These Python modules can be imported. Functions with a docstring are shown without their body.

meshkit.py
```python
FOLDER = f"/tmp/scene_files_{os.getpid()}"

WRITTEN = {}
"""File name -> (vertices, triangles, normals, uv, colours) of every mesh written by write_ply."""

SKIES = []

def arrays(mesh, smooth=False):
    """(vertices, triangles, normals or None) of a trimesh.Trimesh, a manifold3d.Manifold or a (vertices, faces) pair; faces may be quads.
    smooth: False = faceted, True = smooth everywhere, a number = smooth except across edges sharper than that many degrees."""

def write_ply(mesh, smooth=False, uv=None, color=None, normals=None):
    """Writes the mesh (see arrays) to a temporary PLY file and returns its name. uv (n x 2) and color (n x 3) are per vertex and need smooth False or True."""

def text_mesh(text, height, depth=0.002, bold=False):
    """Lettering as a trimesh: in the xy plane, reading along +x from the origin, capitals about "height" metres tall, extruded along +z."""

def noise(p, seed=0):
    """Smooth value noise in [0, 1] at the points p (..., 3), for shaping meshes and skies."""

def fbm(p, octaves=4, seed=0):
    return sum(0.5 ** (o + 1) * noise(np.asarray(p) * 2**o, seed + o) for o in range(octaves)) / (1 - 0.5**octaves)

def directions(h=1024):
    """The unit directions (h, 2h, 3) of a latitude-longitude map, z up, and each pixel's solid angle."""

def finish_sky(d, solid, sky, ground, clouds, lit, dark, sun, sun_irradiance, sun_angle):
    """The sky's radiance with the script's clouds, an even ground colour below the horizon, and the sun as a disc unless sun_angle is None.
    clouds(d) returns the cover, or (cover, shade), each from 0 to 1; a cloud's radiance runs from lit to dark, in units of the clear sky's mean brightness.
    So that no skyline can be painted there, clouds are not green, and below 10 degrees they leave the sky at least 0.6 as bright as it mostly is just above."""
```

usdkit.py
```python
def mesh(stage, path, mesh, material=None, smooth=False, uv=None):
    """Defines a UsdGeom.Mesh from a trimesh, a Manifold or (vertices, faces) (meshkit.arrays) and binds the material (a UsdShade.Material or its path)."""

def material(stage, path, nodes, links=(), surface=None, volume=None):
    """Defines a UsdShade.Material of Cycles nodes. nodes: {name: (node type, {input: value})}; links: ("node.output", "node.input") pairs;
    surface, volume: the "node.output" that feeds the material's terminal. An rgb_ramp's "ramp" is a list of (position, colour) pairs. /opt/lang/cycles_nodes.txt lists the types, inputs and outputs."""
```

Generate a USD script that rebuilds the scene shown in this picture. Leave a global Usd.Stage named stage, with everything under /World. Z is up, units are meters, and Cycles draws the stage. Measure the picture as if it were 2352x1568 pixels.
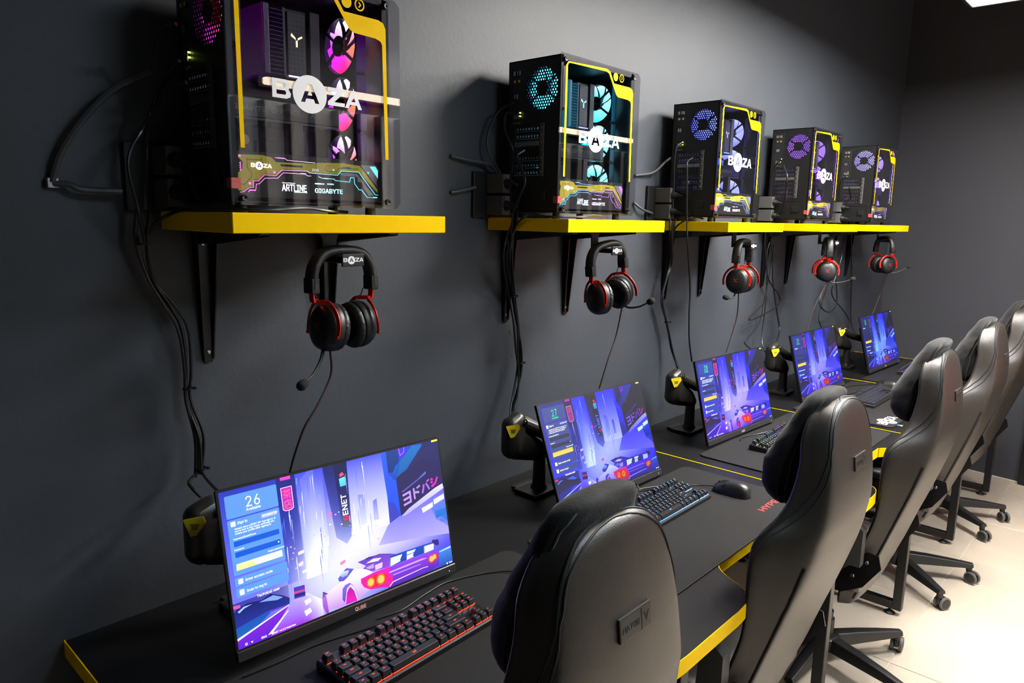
import math, random
import numpy as np, trimesh, mapbox_earcut, manifold3d as m3
import usdkit, meshkit
from shapely.geometry import Polygon, Point, LineString, box as sbox
from shapely import affinity, union_all
from pxr import Usd, UsdGeom, UsdShade, UsdLux, Gf, Sdf, Vt

stage = Usd.Stage.CreateInMemory()
UsdGeom.SetStageUpAxis(stage, UsdGeom.Tokens.z)
UsdGeom.SetStageMetersPerUnit(stage, 1.0)
UsdGeom.Xform.Define(stage, '/World')
UsdGeom.Scope.Define(stage, '/World/Looks')
# ---------------------------------------------------------------- camera, light, exposure
cam = UsdGeom.Camera.Define(stage, '/World/camera')
YAW, PITCH, ROLL = math.radians(42.509), math.radians(-9.795), math.radians(1.148)
Fw = np.array([math.cos(YAW) * math.cos(PITCH), math.sin(YAW) * math.cos(PITCH), math.sin(PITCH)])
R0 = np.array([math.sin(YAW), -math.cos(YAW), 0.0]); U0 = np.cross(R0, Fw)
Rt = math.cos(ROLL) * R0 + math.sin(ROLL) * U0
Up = -math.sin(ROLL) * R0 + math.cos(ROLL) * U0
CAM = np.array([-0.606, -1.5364, 1.6306])
mm = np.eye(4); mm[0, :3] = Rt; mm[1, :3] = Up; mm[2, :3] = -Fw; mm[3, :3] = CAM
cam.AddTransformOp().Set(Gf.Matrix4d(*mm.ravel().tolist()))
cam.CreateHorizontalApertureAttr(36.0); cam.CreateVerticalApertureAttr(24.0)
cam.CreateFocalLengthAttr(1647.1 / 2352 * 36)
cam.CreateClippingRangeAttr(Gf.Vec2f(0.05, 50))
cam.CreateExposureAttr(0.0)
PANEL = 82.0           # radiance of the ceiling panels
TUBE = 14.0            # radiance of the wall tube light
PANELS = [(3.07, -1.0), (2.02, -1.02), (2.62, -2.02), (0.78, -2.05)]
LZ = 2.635             # the panels hang below a black ceiling
CEIL = 3.30
WORLD = usdkit.material(stage, '/World/Looks/dim_air', {'b': ('background_shader', {'color': (0.5, 0.55, 0.65), 'strength': 0.004})}, surface='b.background')
dome = UsdLux.DomeLight.Define(stage, '/World/dome'); dome.CreateIntensityAttr(0.004); dome.CreateColorAttr(Gf.Vec3f(0.6, 0.65, 0.75))

# ---------------------------------------------------------------- helpers
def T(x=0, y=0, z=0):
    m = np.eye(4); m[:3, 3] = (x, y, z); return m
def RX(a):
    c, s = math.cos(a), math.sin(a); m = np.eye(4); m[1:3, 1:3] = [[c, -s], [s, c]]; return m
def RY(a):
    c, s = math.cos(a), math.sin(a); m = np.eye(4); m[0, 0] = c; m[0, 2] = s; m[2, 0] = -s; m[2, 2] = c; return m
def RZ(a):
    c, s = math.cos(a), math.sin(a); m = np.eye(4); m[:2, :2] = [[c, -s], [s, c]]; return m
def SC(x, y=None, z=None):
    m = np.eye(4); m[0, 0] = x; m[1, 1] = x if y is None else y; m[2, 2] = x if z is None else z; return m
def frame(o, u, v):
    u = np.array(u, float); v = np.array(v, float); m = np.eye(4); m[:3, 0] = u; m[:3, 1] = v; m[:3, 2] = np.cross(u, v); m[:3, 3] = o; return m
D = math.radians

class B:
    """Collects shapes into one mesh."""
    def __init__(s): s.V = []; s.F = []; s.n = 0; s.C = []
    def add(s, v, f, m=None, c=None):
        v = np.asarray(v, float)
        if m is not None: v = v @ m[:3, :3].T + m[:3, 3]
        f = np.asarray(f, int)
        if m is not None and np.linalg.det(m[:3, :3]) < 0: f = f[:, ::-1]
        s.V.append(v); s.F.append(f + s.n); s.n += len(v)
        if c is not None: s.C.append(np.broadcast_to(np.asarray(c, float), (len(v), 3)))
        return s
    def tm(s, t, m=None): return s.add(t.vertices, t.faces, m)
    def b(s, other, m=None):
        v, f = other.vf(); return s.add(v, f, m)
    def vf(s): return np.vstack(s.V), np.vstack(s.F)
    def box(s, x0, y0, z0, x1, y1, z1, ch=0.0, m=None):
        v, f = CB(x1 - x0, y1 - y0, z1 - z0, ch)
        return s.add(v + [(x0 + x1) / 2, (y0 + y1) / 2, (z0 + z1) / 2], f, m)
    def rbox(s, x0, y0, z0, x1, y1, z1, r, n=3, m=None):
        v, f = RB(round(x1 - x0, 5), round(y1 - y0, 5), round(z1 - z0, 5), r, n)
        return s.add(v + [(x0 + x1) / 2, (y0 + y1) / 2, (z0 + z1) / 2], f, m)
    def cyl(s, p, q, r, r2=None, n=12, m=None):
        p = np.array(p, float); q = np.array(q, float); return s.sweep([p, q], circ(1, n), radii=[r, r if r2 is None else r2], m=m)
    def tube(s, pts, r, n=7, sub=5, m=None):
        return s.sweep(spline(pts, sub) if sub else np.array(pts, float), circ(1, n), radii=r, m=m)
    def sweep(s, path, sec, up=None, radii=1.0, m=None, closed=False, cap=True):
        """Section (k,2) carried along a path; its first axis is across (up x tangent), its second along up."""
        p = np.asarray(path, float); n, k = len(p), len(sec)
        t = (np.roll(p, -1, 0) - np.roll(p, 1, 0)) if closed else np.gradient(p, axis=0)
        t /= np.linalg.norm(t, axis=1, keepdims=True) + 1e-12
        if up is None:
            a = np.cross(t[0], [0, 0, 1.0] if abs(t[0][2]) < .9 else [1.0, 0, 0]); A = []
            for i in range(n):
                a = a - t[i] * (a @ t[i]); a /= np.linalg.norm(a) + 1e-12; A.append(a)
            b = np.array(A)
        else:
            b = np.broadcast_to(np.asarray(up, float), p.shape); b = b - t * (b * t).sum(1, keepdims=True); b = b / (np.linalg.norm(b, axis=1, keepdims=True) + 1e-12)
        a = np.cross(b, t); sec = np.asarray(sec, float); R = np.broadcast_to(np.asarray(radii, float), (n,))
        v = p[:, None] + R[:, None, None] * (sec[None, :, :1] * a[:, None] + sec[None, :, 1:] * b[:, None])
        N = n if closed else n - 1
        i, j = np.meshgrid(np.arange(N), np.arange(k), indexing='ij'); i2 = (i + 1) % n; j2 = (j + 1) % k
        q = np.stack([i * k + j, i * k + j2, i2 * k + j2, i2 * k + j], -1).reshape(-1, 4)
        f = np.vstack([q[:, [0, 1, 2]], q[:, [0, 2, 3]]]); v = v.reshape(-1, 3)
        if cap and not closed:
            c0, c1 = len(v), len(v) + 1; v = np.vstack([v, p[0], p[-1]]); jj = np.arange(k); jn = (jj + 1) % k
            f = np.vstack([f, np.stack([np.full(k, c0), jn, jj], 1), np.stack([np.full(k, c1), (n - 1) * k + jj, (n - 1) * k + jn], 1)])
        return s.add(v, f, m)
    def lathe(s, prof, n=24, m=None, mod=None):
        p = np.asarray(prof, float); k = len(p); th = np.arange(n) * 2 * np.pi / n
        r = p[:, 0][None] * (1 if mod is None else mod(th[:, None], p[:, 1][None]))
        v = np.stack([r * np.cos(th)[:, None], r * np.sin(th)[:, None], np.broadcast_to(p[:, 1], (n, k))], -1).reshape(-1, 3)
        i, j = np.meshgrid(np.arange(n), np.arange(k - 1), indexing='ij'); i2 = (i + 1) % n
        q = np.stack([i * k + j, i2 * k + j, i2 * k + j + 1, i * k + j + 1], -1).reshape(-1, 4)
        return s.add(v, np.vstack([q[:, [0, 1, 2]], q[:, [0, 2, 3]]]), m)
    def ext(s, poly, d, m=None):
        for g in getattr(poly, 'geoms', [poly]):
            if g.is_empty or g.area < 1e-12: continue
            t = trimesh.creation.extrude_polygon(g, d, engine='earcut'); s.add(t.vertices, t.faces, m)
        return s
    def ell(s, c, r, n=12, m=None):
        t = sphere(n); return s.add(t[0] * np.asarray(r) + np.asarray(c), t[1], m)
    def loft(s, loops, m=None):
        L = np.asarray(loops, float); n, k = L.shape[:2]
        i, j = np.meshgrid(np.arange(n - 1), np.arange(k), indexing='ij'); j2 = (j + 1) % k
        q = np.stack([i * k + j, i * k + j2, (i + 1) * k + j2, (i + 1) * k + j], -1).reshape(-1, 4)
        v = np.vstack([L.reshape(-1, 3), L[0].mean(0), L[-1].mean(0)]); jj = np.arange(k); jn = (jj + 1) % k
        f = np.vstack([q[:, [0, 1, 2]], q[:, [0, 2, 3]], np.stack([np.full(k, n * k), jn, jj], 1), np.stack([np.full(k, n * k + 1), (n - 1) * k + jj, (n - 1) * k + jn], 1)])
        return s.add(v, f, m)

_c = {}
def memo(fn):
    def g(*a):
        k = (fn.__name__,) + a
        if k not in _c: _c[k] = fn(*a)
        return _c[k]
    return g
def hull(pts):
    h = m3.Manifold.hull_points(np.asarray(pts, float)).to_mesh(); return np.array(h.vert_properties[:, :3], float), np.array(h.tri_verts, int)
@memo
def CB(x, y, z, c):
    x, y, z = x / 2, y / 2, z / 2; c = min(c, .98 * min(x, y, z)); P = []
    for sx in (-1, 1):
        for sy in (-1, 1):
            for sz in (-1, 1):
                P += [(sx * x, sy * y, sz * z)] if c <= 0 else [(sx * x, sy * (y - c), sz * (z - c)), (sx * (x - c), sy * y, sz * (z - c)), (sx * (x - c), sy * (y - c), sz * z)]
    return hull(P)
@memo
def sphere(n):
    t = trimesh.creation.uv_sphere(1.0, count=[n, 2 * n]); return np.array(t.vertices), np.array(t.faces)
@memo
def RB(x, y, z, r, n):
    r = min(r, .49 * min(x, y, z)); v, _ = sphere(n * 2); P = []
    for sx in (-1, 1):
        for sy in (-1, 1):
            for sz in (-1, 1): P.append(v * r + [sx * (x / 2 - r), sy * (y / 2 - r), sz * (z / 2 - r)])
    return hull(np.vstack(P))
@memo
def circ(r, n): return np.array([(r * math.cos(i * 2 * math.pi / n), r * math.sin(i * 2 * math.pi / n)) for i in range(n)])
def rsec(w, h): return np.array([(-w / 2, -h * .3), (-w * .42, -h / 2), (w * .42, -h / 2), (w / 2, -h * .3), (w / 2, h * .3), (w * .42, h / 2), (-w * .42, h / 2), (-w / 2, h * .3)])
def spline(P, sub=5):
    P = np.asarray(P, float); n = len(P)
    if n < 3: return P
    Q = np.vstack([2 * P[0] - P[1], P, 2 * P[-1] - P[-2]]); out = []
    for i in range(n - 1):
        a, b, c, d = Q[i:i + 4]
        for t in np.arange(sub) / sub: out.append(.5 * (2 * b + (c - a) * t + (2 * a - 5 * b + 4 * c - d) * t * t + (3 * b - a - 3 * c + d) * t ** 3))
    return np.array(out + [P[-1]])
def chaikin(P, k=2):
    P = np.asarray(P, float)
    for _ in range(k):
        Q = np.roll(P, -1, 0); P = np.stack([.75 * P + .25 * Q, .25 * P + .75 * Q], 1).reshape(-1, P.shape[1])
    return P
def rrect(x0, y0, x1, y1, r): return sbox(x0 + r, y0 + r, x1 - r, y1 - r).buffer(r, quad_segs=5)

_n = {}
def path(parent, name):
    base = (parent or '/World') + '/' + name; k = _n.get(base, 0); _n[base] = k + 1
    return base if k == 0 else f'{base}_{k:03d}'
def obj(name, mesh, mat, parent=None, smooth=40, label=None, col=None):
    p = path(parent, name); v, f = mesh.vf() if isinstance(mesh, B) else mesh
    if col is not None: smooth = False
    g = usdkit.mesh(stage, p, (v, f), mat, smooth)
    if col is not None: UsdGeom.PrimvarsAPI(g).CreatePrimvar('Cd', Sdf.ValueTypeNames.Color3fArray, 'vertex').Set(Vt.Vec3fArray.FromNumpy(np.asarray(col, np.float32)))
    if label: g.GetPrim().SetCustomDataByKey('label', label)
    return p
def tag(p, label=None, cat=None, group=None, kind=None):
    o = stage.GetPrimAtPath(p)
    for k, v in (('label', label), ('category', cat), ('group', group), ('kind', kind)):
        if v: o.SetCustomDataByKey(k, v)
    return p
def thing(name, label, cat, m=None, group=None, kind=None):
    p = path(None, name); x = UsdGeom.Xform.Define(stage, p)
    if m is not None: x.AddTransformOp().Set(Gf.Matrix4d(*np.asarray(m, float).T.ravel().tolist()))
    return tag(p, label, cat, group, kind)

# ---------------------------------------------------------------- materials
def mat(name, color, rough=.5, metal=0.0, bump=None, em=None, es=0.0, spec=.5, coat=0.0, var=None, sheen=0.0, aniso=None):
    p = '/World/Looks/' + name
    inp = dict(base_color=color, roughness=rough, metallic=metal, specular_ior_level=spec, coat_weight=coat, coat_roughness=.15)
    if sheen: inp.update(sheen_weight=sheen, sheen_roughness=.4)
    if em is not None: inp.update(emission_color=em, emission_strength=es)
    nodes = {'p': ('principled_bsdf', inp)}; links = []
    if bump or var:
        nodes['tc'] = ('texture_coordinate', {}); 
    if bump:
        sc, st = bump; nodes['n'] = ('noise_texture', dict(scale=sc, detail=3.0, roughness=.55)); nodes['bp'] = ('bump', dict(strength=st, distance=.002))
        links += [('tc.object', 'n.vector'), ('n.fac', 'bp.height'), ('bp.normal', 'p.normal')]
    if var:
        sc, amt = var; nodes['v'] = ('noise_texture', dict(scale=sc, detail=4.0, roughness=.6))
        nodes['r'] = ('rgb_ramp', {'ramp': [(.3, [c * (1 - amt) for c in color]), (.7, [min(1, c * (1 + amt)) for c in color])]})
        links += [('tc.object', 'v.vector'), ('v.fac', 'r.fac'), ('r.color', 'p.base_color')]
    return usdkit.material(stage, p, nodes, links, surface='p.BSDF')
def emat(name, color, strength): return usdkit.material(stage, '/World/Looks/' + name, {'e': ('emission', dict(color=color, strength=strength))}, surface='e.emission')
def cdmat(name, strength, gloss=False):
    n = {'a': ('attribute', {'attribute': 'Cd'}), 'p': ('principled_bsdf', dict(base_color=(.01, .01, .012), roughness=.35, emission_strength=strength))}
    return usdkit.material(stage, '/World/Looks/' + name, n, [('a.color', 'p.emission_color')], surface='p.BSDF')
def glassmat(name, tint, ior=1.5, rough=0.0):
    return usdkit.material(stage, '/World/Looks/' + name, {'t': ('transparent_bsdf', dict(color=tint)), 'g': ('glossy_bsdf', dict(color=(1, 1, 1), roughness=rough)), 'lw': ('layer_weight', dict(blend=.5)), 'p5': ('math', dict(math_type='power', value2=5.0)), 'f': ('math', dict(math_type='multiply_add', value2=.95, value3=.045)), 'm': ('mix_closure', {})},
                           [('lw.facing', 'p5.value1'), ('p5.value', 'f.value1'), ('f.value', 'm.fac'), ('t.BSDF', 'm.closure1'), ('g.BSDF', 'm.closure2')], surface='m.closure')
def hx(h):
    h = h.lstrip('#'); c = [int(h[i:i + 2], 16) / 255 for i in (0, 2, 4)]
    return tuple(x / 12.92 if x <= .04045 else ((x + .055) / 1.055) ** 2.4 for x in c)
M = dict(
    wall=mat('grey_wall_paint', (.0385, .0455, .057), .55, bump=(60, .25), var=(1.6, .06)),
    wall2=mat('far_wall_paint', (.042, .043, .052), .6, bump=(60, .25), var=(1.6, .05)),
    ceil=mat('black_ceiling_paint', (.018, .018, .02), .5, bump=(40, .2)),
    tile=mat('cream_floor_tile', (.47, .40, .315), .34, var=(7, .05)),
    tile2=mat('cream_floor_tile_light', (.485, .415, .33), .34, var=(6, .06)),
    grout=mat('pale_grout', (.64, .56, .45), .8),
    yel=mat('yellow_laminate', (.94, .585, .0005), .5, bump=(500, .05), spec=.04),
    desk=mat('black_desk_laminate', (.0055, .0052, .0058), .42, bump=(900, .25), spec=.22),
    blk=mat('black_powder_coat', (.007, .007, .0075), .38, bump=(700, .2)),
    blkg=mat('gloss_black_steel', (.006, .006, .007), .22),
    plas=mat('black_plastic', (.0055, .0055, .006), .42),
    plasd=mat('matte_black_plastic', (.004, .004, .0045), .6),
    dgrey=mat('dark_grey_plastic', (.055, .053, .05), .5),
    grey=mat('grey_metal', (.35, .35, .36), .4, 1.0),
    chrome=mat('chrome', (.75, .75, .76), .15, 1.0),
    leather=mat('black_leather', (.022, .0205, .0195), .38, bump=(420, .5)),
    seam=mat('black_stitching', (.006, .006, .006), .6),
    velvet=mat('black_velvet', (.005, .005, .005), .85, sheen=.10, bump=(200, .3), var=(14, .6)),
    pad=mat('grey_black_cloth', (.0125, .0122, .0122), .75, bump=(2200, .3), spec=.2),
    rubber=mat('black_rubber', (.010, .010, .010), .55),
    cable=mat('black_cable', (.008, .008, .009), .33),
    conduit=mat('grey_cable', (.05, .052, .06), .5),
    red=mat('red_anodised_metal', (.62, .018, .008), .3, .55),
    redp=mat('red_print', (.75, .03, .025), .5),
    white=mat('white_print', (.82, .82, .82), .5),
    yprint=mat('yellow_print', (.92, .57, .001), .5, spec=.04),
    goldm=mat('gold_connector', (.8, .55, .2), .3, 1.0),
    foam=mat('black_foam', (.007, .007, .007), .95, bump=(600, .6)),
    lamp=emat('lamp_diffuser', (1.0, .945, .87), PANEL), lamp2=emat('unseen_lamp_diffuser', (.95, .97, 1.0), PANEL * .95), lamp3=emat('unseen_cool_lamp_diffuser', (.70, .87, 1.0), PANEL * .28),  # the two cooler lamps are out of view, lighting chair backs and left wall
    tube=emat('tube_light_diffuser', (1.0, .80, .60), TUBE),
    slat=mat('grey_slat_board', (.55, .52, .49), .5),
    leafblue=mat('blue_tag', (.03, .10, .5), .6),
)
Z0 = 1.63           # shelf top
DZ = 0.781          # desk top
PI = 0.95           # station pitch
ORD = ['first', 'second', 'third', 'fourth', 'fifth']
NEAR = ['nearest', 'second', 'middle', 'fourth', 'farthest']

# ---------------------------------------------------------------- the setting
fl = thing('floor', 'cream stone-effect tiled floor with pale joints', 'floor', kind='structure')
obj('grout_bed', B().box(-2.6, -3.1, -.05, 5.2, .1, -.004), M['grout'], fl)
random.seed(4)
ys = [0.05, -.335, -.935, -1.535, -2.135, -2.735, -3.06]
tx = [-2.6 + .6 * i for i in range(14)]
for j in range(len(ys) - 1):
    for i in range(13):
        obj('tile', B().box(tx[i] + .0015, ys[j + 1] + .0015, -.03, tx[i + 1] - .0015, ys[j] - .0015, random.uniform(-.0003, .0003), .0012), M['tile' if random.random() < .6 else 'tile2'], fl, False)
wl = thing('wall_left', 'dark grey painted wall behind the shelves and desks', 'wall', kind='structure')
obj('plaster', B().box(-2.6, 0, 0, 5.3, .12, 3.4), M['wall'], wl)
for px, pz in ((1.06, 1.27), (1.045, 1.36), (1.075, 1.19), (1.03, 1.46)):
    obj('filled_hole', B().lathe([(.007, 0), (.006, .0012), (.0035, .0016), (0, .0008)], 10, frame((px, .0005, pz), (1, 0, 0), (0, 0, 1))), M['wall'], wl)
# far wall: runs very slightly askew to the long wall
FA = math.atan2(5.045 - 4.915, .95)
def far(y, off=0.0): return 5.045 + y * math.tan(FA) - off
wf = thing('wall_far', 'dark grey end wall of the room', 'wall', kind='structure')
fm = frame((5.045, 0, 0), (-math.sin(FA), -math.cos(FA), 0), (0, 0, 1))
obj('plaster', B().box(-.15, 0, -.12, 3.3, 3.4, 0, m=fm), M['wall2'], wf)
bs = thing('baseboard_far', 'thin pale chipped strip along the foot of the end wall', 'baseboard', kind='structure')
obj('strip', B().box(.55, 0, .0005, .97, .006, .006, .001, m=fm), M['grout'], bs)
dr = thing('door_1', 'dark door frame at the right end of the far wall', 'door', kind='structure')
obj('jamb', B().box(.985, 0, .0005, 1.06, 2.1, .05, .003, m=fm), M['blk'], dr)
obj('door_leaf', B().box(1.06, .01, .0005, 1.9, 2.06, .02, .003, m=fm), M['ceil'], dr)
obj('jamb', B().box(1.9, 0, .0005, 1.97, 2.1, .05, .003, m=fm), M['blk'], dr)
obj('lintel', B().box(.985, 2.06, .0005, 1.97, 2.13, .05, .003, m=fm), M['blk'], dr)
ce = tag(obj('ceiling', B().box(-2.6, -3.1, CEIL, 5.3, .1, CEIL + .1), M['ceil']), 'black painted ceiling', 'ceiling', kind='structure')
wb = tag(obj('wall_back', B().box(-2.7, -3.1, 0, -2.6, .1, 3.4), M['wall2']), 'dark wall behind the camera', 'wall', kind='structure')
wr = thing('wall_right', 'light grey wall across the aisle with thin dark upright fins', 'wall', kind='structure')
obj('plaster', B().box(-2.6, -2.66, 0, 5.3, -2.54, 3.4), M['ceil'], wr)
obj('panel', B().box(-.4, -2.54, 0, 4.68, -2.525, 2.20, .002), M['slat'], wr, False)
x = -.3
while x < 4.65:
    obj('slat', B().box(x, -2.525, .02, x + .009, -2.46, 2.19, .001), M['blk'], wr, False); x += .145
# lamps; past the first, the panels are unseen, lighting wall, chairs and shelf
for k, (lx, ly) in enumerate(PANELS):
    lt = thing('ceiling_light', ['square white LED panel hanging above the fourth chair, its corner in view', 'unseen square white LED panel, out of view, lighting the long wall', 'unseen square LED panel over the aisle, lighting the chair backs', 'unseen dim cool LED panel over the aisle, lighting the left wall'][k], 'ceiling light', T(lx, ly, LZ))
    b = B()
    for a in range(4): b.box(-.31, .295, -.02, .31, .31, 0, .002, m=RZ(a * math.pi / 2))
    b.box(-.31, -.31, 0, .31, .31, .004); obj('frame', b, M['plasd'], lt)
    for sx in (-.28, .28):
        for sy in (-.28, .28): obj('hanging_wire', B().cyl((sx, sy, .004), (sx, sy, CEIL - LZ), .0012, n=6), M['chrome'], lt)
    obj('diffuser', B().box(-.295, -.295, -.014, .295, .295, -.004), M[['lamp', 'lamp', 'lamp2', 'lamp3'][k]], lt)
tl = thing('wall_light', 'long warm white tube light above the dark fins', 'wall light', T(0, -2.475, 2.285))
obj('diffuser', B().rbox(1.31, -.02, -.018, 4.66, .02, .018, .01), M['tube'], tl); obj('channel', B().box(1.29, -.065, -.028, 4.67, -.02, .028, .002), M['plasd'], tl)

# ---------------------------------------------------------------- shelves
SL, SD, ST = .502, .309, .0368
def shelf(k):
    lab = ['yellow wall shelf nearest the camera, carrying the magenta-lit computer', 'yellow wall shelf carrying the cyan-lit computer', 'yellow wall shelf carrying the blue-lit computer in the middle', 'yellow wall shelf carrying the purple-lit computer, second from the far end', 'yellow wall shelf closest to the far wall'][k]
    t = thing('shelf', lab, 'shelf', T(PI * k, 0, Z0), 'yellow shelves along the wall')
    obj('board', B().box(0, -SD, -ST, SL, -.001, 0, .0012), M['yel'], t, False)
    for bx in (.082, .385):
        bracket_at(t, bx)
def bracket_at(t, bx):
    m = T(bx, 0, -ST - .0005); p = B()
    p.ext(Polygon([(-.023, 0), (.023, 0), (.0115, -.28), (.008, -.288), (-.008, -.288), (-.0115, -.28)]), .004, m @ frame((0, -.0005, 0), (1, 0, 0), (0, 0, 1)))
    for s in (-1, 1):
        P = []
        for z, w, dp in ((0, .023, .032), (-.28, .0115, .009)): P += [(s * w, 0, z), (s * (w - .003), 0, z), (s * w, -dp, z), (s * (w - .003), -dp, z)]
        p.add(*hull(np.array(P)), m=m)
    P = [(-.02, -.004, 0), (.02, -.004, 0), (-.012, -.27, 0), (.012, -.27, 0), (-.02, -.004, -.004), (.02, -.004, -.004), (-.012, -.27, -.004), (.012, -.27, -.004)]
    p.add(*hull(np.array(P)), m=m)
    for s in (-1, 1):
        P = []
        for y, w, dp in ((-.03, .02, .03), (-.27, .012, .006)): P += [(s * w, y, 0), (s * (w - .003), y, 0), (s * w, y, -dp), (s * (w - .003), y, -dp)]
        p.add(*hull(np.array(P)), m=m)
    b = obj('bracket', p, M['blkg'], t, False)
    for z in (-.03, -.265): obj('screw', B().lathe([(0, .003), (.004, .0025), (.0055, 0)], 10, m @ frame((0, -.0045, z), (1, 0, 0), (0, 0, 1))), M['chrome'], b)
for k in range(5): shelf(k)

# ---------------------------------------------------------------- desks
G0 = -.24
def desk(k):
    n = 2 if k == 0 else 1; x0 = G0 + PI * (k + (k > 0)); L = .95
    lab = ['long black two-seat desk with yellow edge band, nearest the camera', 'black desk with yellow edge band below the blue-lit computer', 'black desk with yellow edge band below the purple-lit computer', 'black desk with yellow edge band against the far wall'][k]
    t = thing('gaming_desk', lab, 'desk', T(x0, 0, 0), 'row of black desks with yellow edges')
    # front: rounded elbow rests with a recess between them for each seat
    def half(a): # left half, from x=0 to centre
        return [(0, -.926), (.115, -.926), (.16, -.922), (.20, -.905), (.222, -.875), (.24, -.842), (.262, -.808), (.288, -.789), (.32, -.785)]
    h = np.array(half(0)); r = h[::-1].copy(); r[:, 0] = L - r[:, 0]
    fr = np.vstack([h, r]); fr = np.vstack([fr[:1], spline(fr[1:-1], 4), fr[-1:]])
    if n == 2: fr = np.vstack([fr[:-1], fr[1:] + [L, 0]])
    W_ = L * n
    top = Polygon([(0.0025, -.004)] + [(max(.0025, min(W_ - .0025, a)), b + .002) for a, b in fr] + [(W_ - .0025, -.004)])
    outer = Polygon([(0.0004, -.002)] + [(max(.0004, min(W_ - .0004, a)), b) for a, b in fr] + [(W_ - .0004, -.002)])
    obj('tabletop', B().ext(top, .0335, T(0, 0, DZ - .0345)), M['desk'], t, False)
    obj('edge_band', B().ext(outer.difference(top.buffer(.00001)).difference(sbox(.003, -.02, W_ - .003, .1)), .036, T(0, 0, DZ - .036)), M['yel'], t, 30)
    def leg(lx):
        b = B()
        b.box(lx - .017, -.875, .026, lx + .017, -.84, DZ - .037, .002); b.box(lx - .017, -.115, .026, lx + .017, -.08, DZ - .037, .002)
        b.box(lx - .017, -.84, .026, lx + .017, -.115, .060, .002); b.box(lx - .017, -.84, DZ - .077, lx + .017, -.115, DZ - .037, .002)
        p = obj('leg_frame', b, M['blk'], t, False)
        for y in (-.83, -.16): obj('levelling_foot', B().lathe([(0, 0), (.022, 0), (.022, .004), (.012, .012), (.006, .014), (.006, .027)], 14, T(lx, y, .0)), M['rubber'], p)
    leg(W_ - .022)
    if k == 0: leg(.022); leg(L - .022)
for k in range(4): desk(k)

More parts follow.
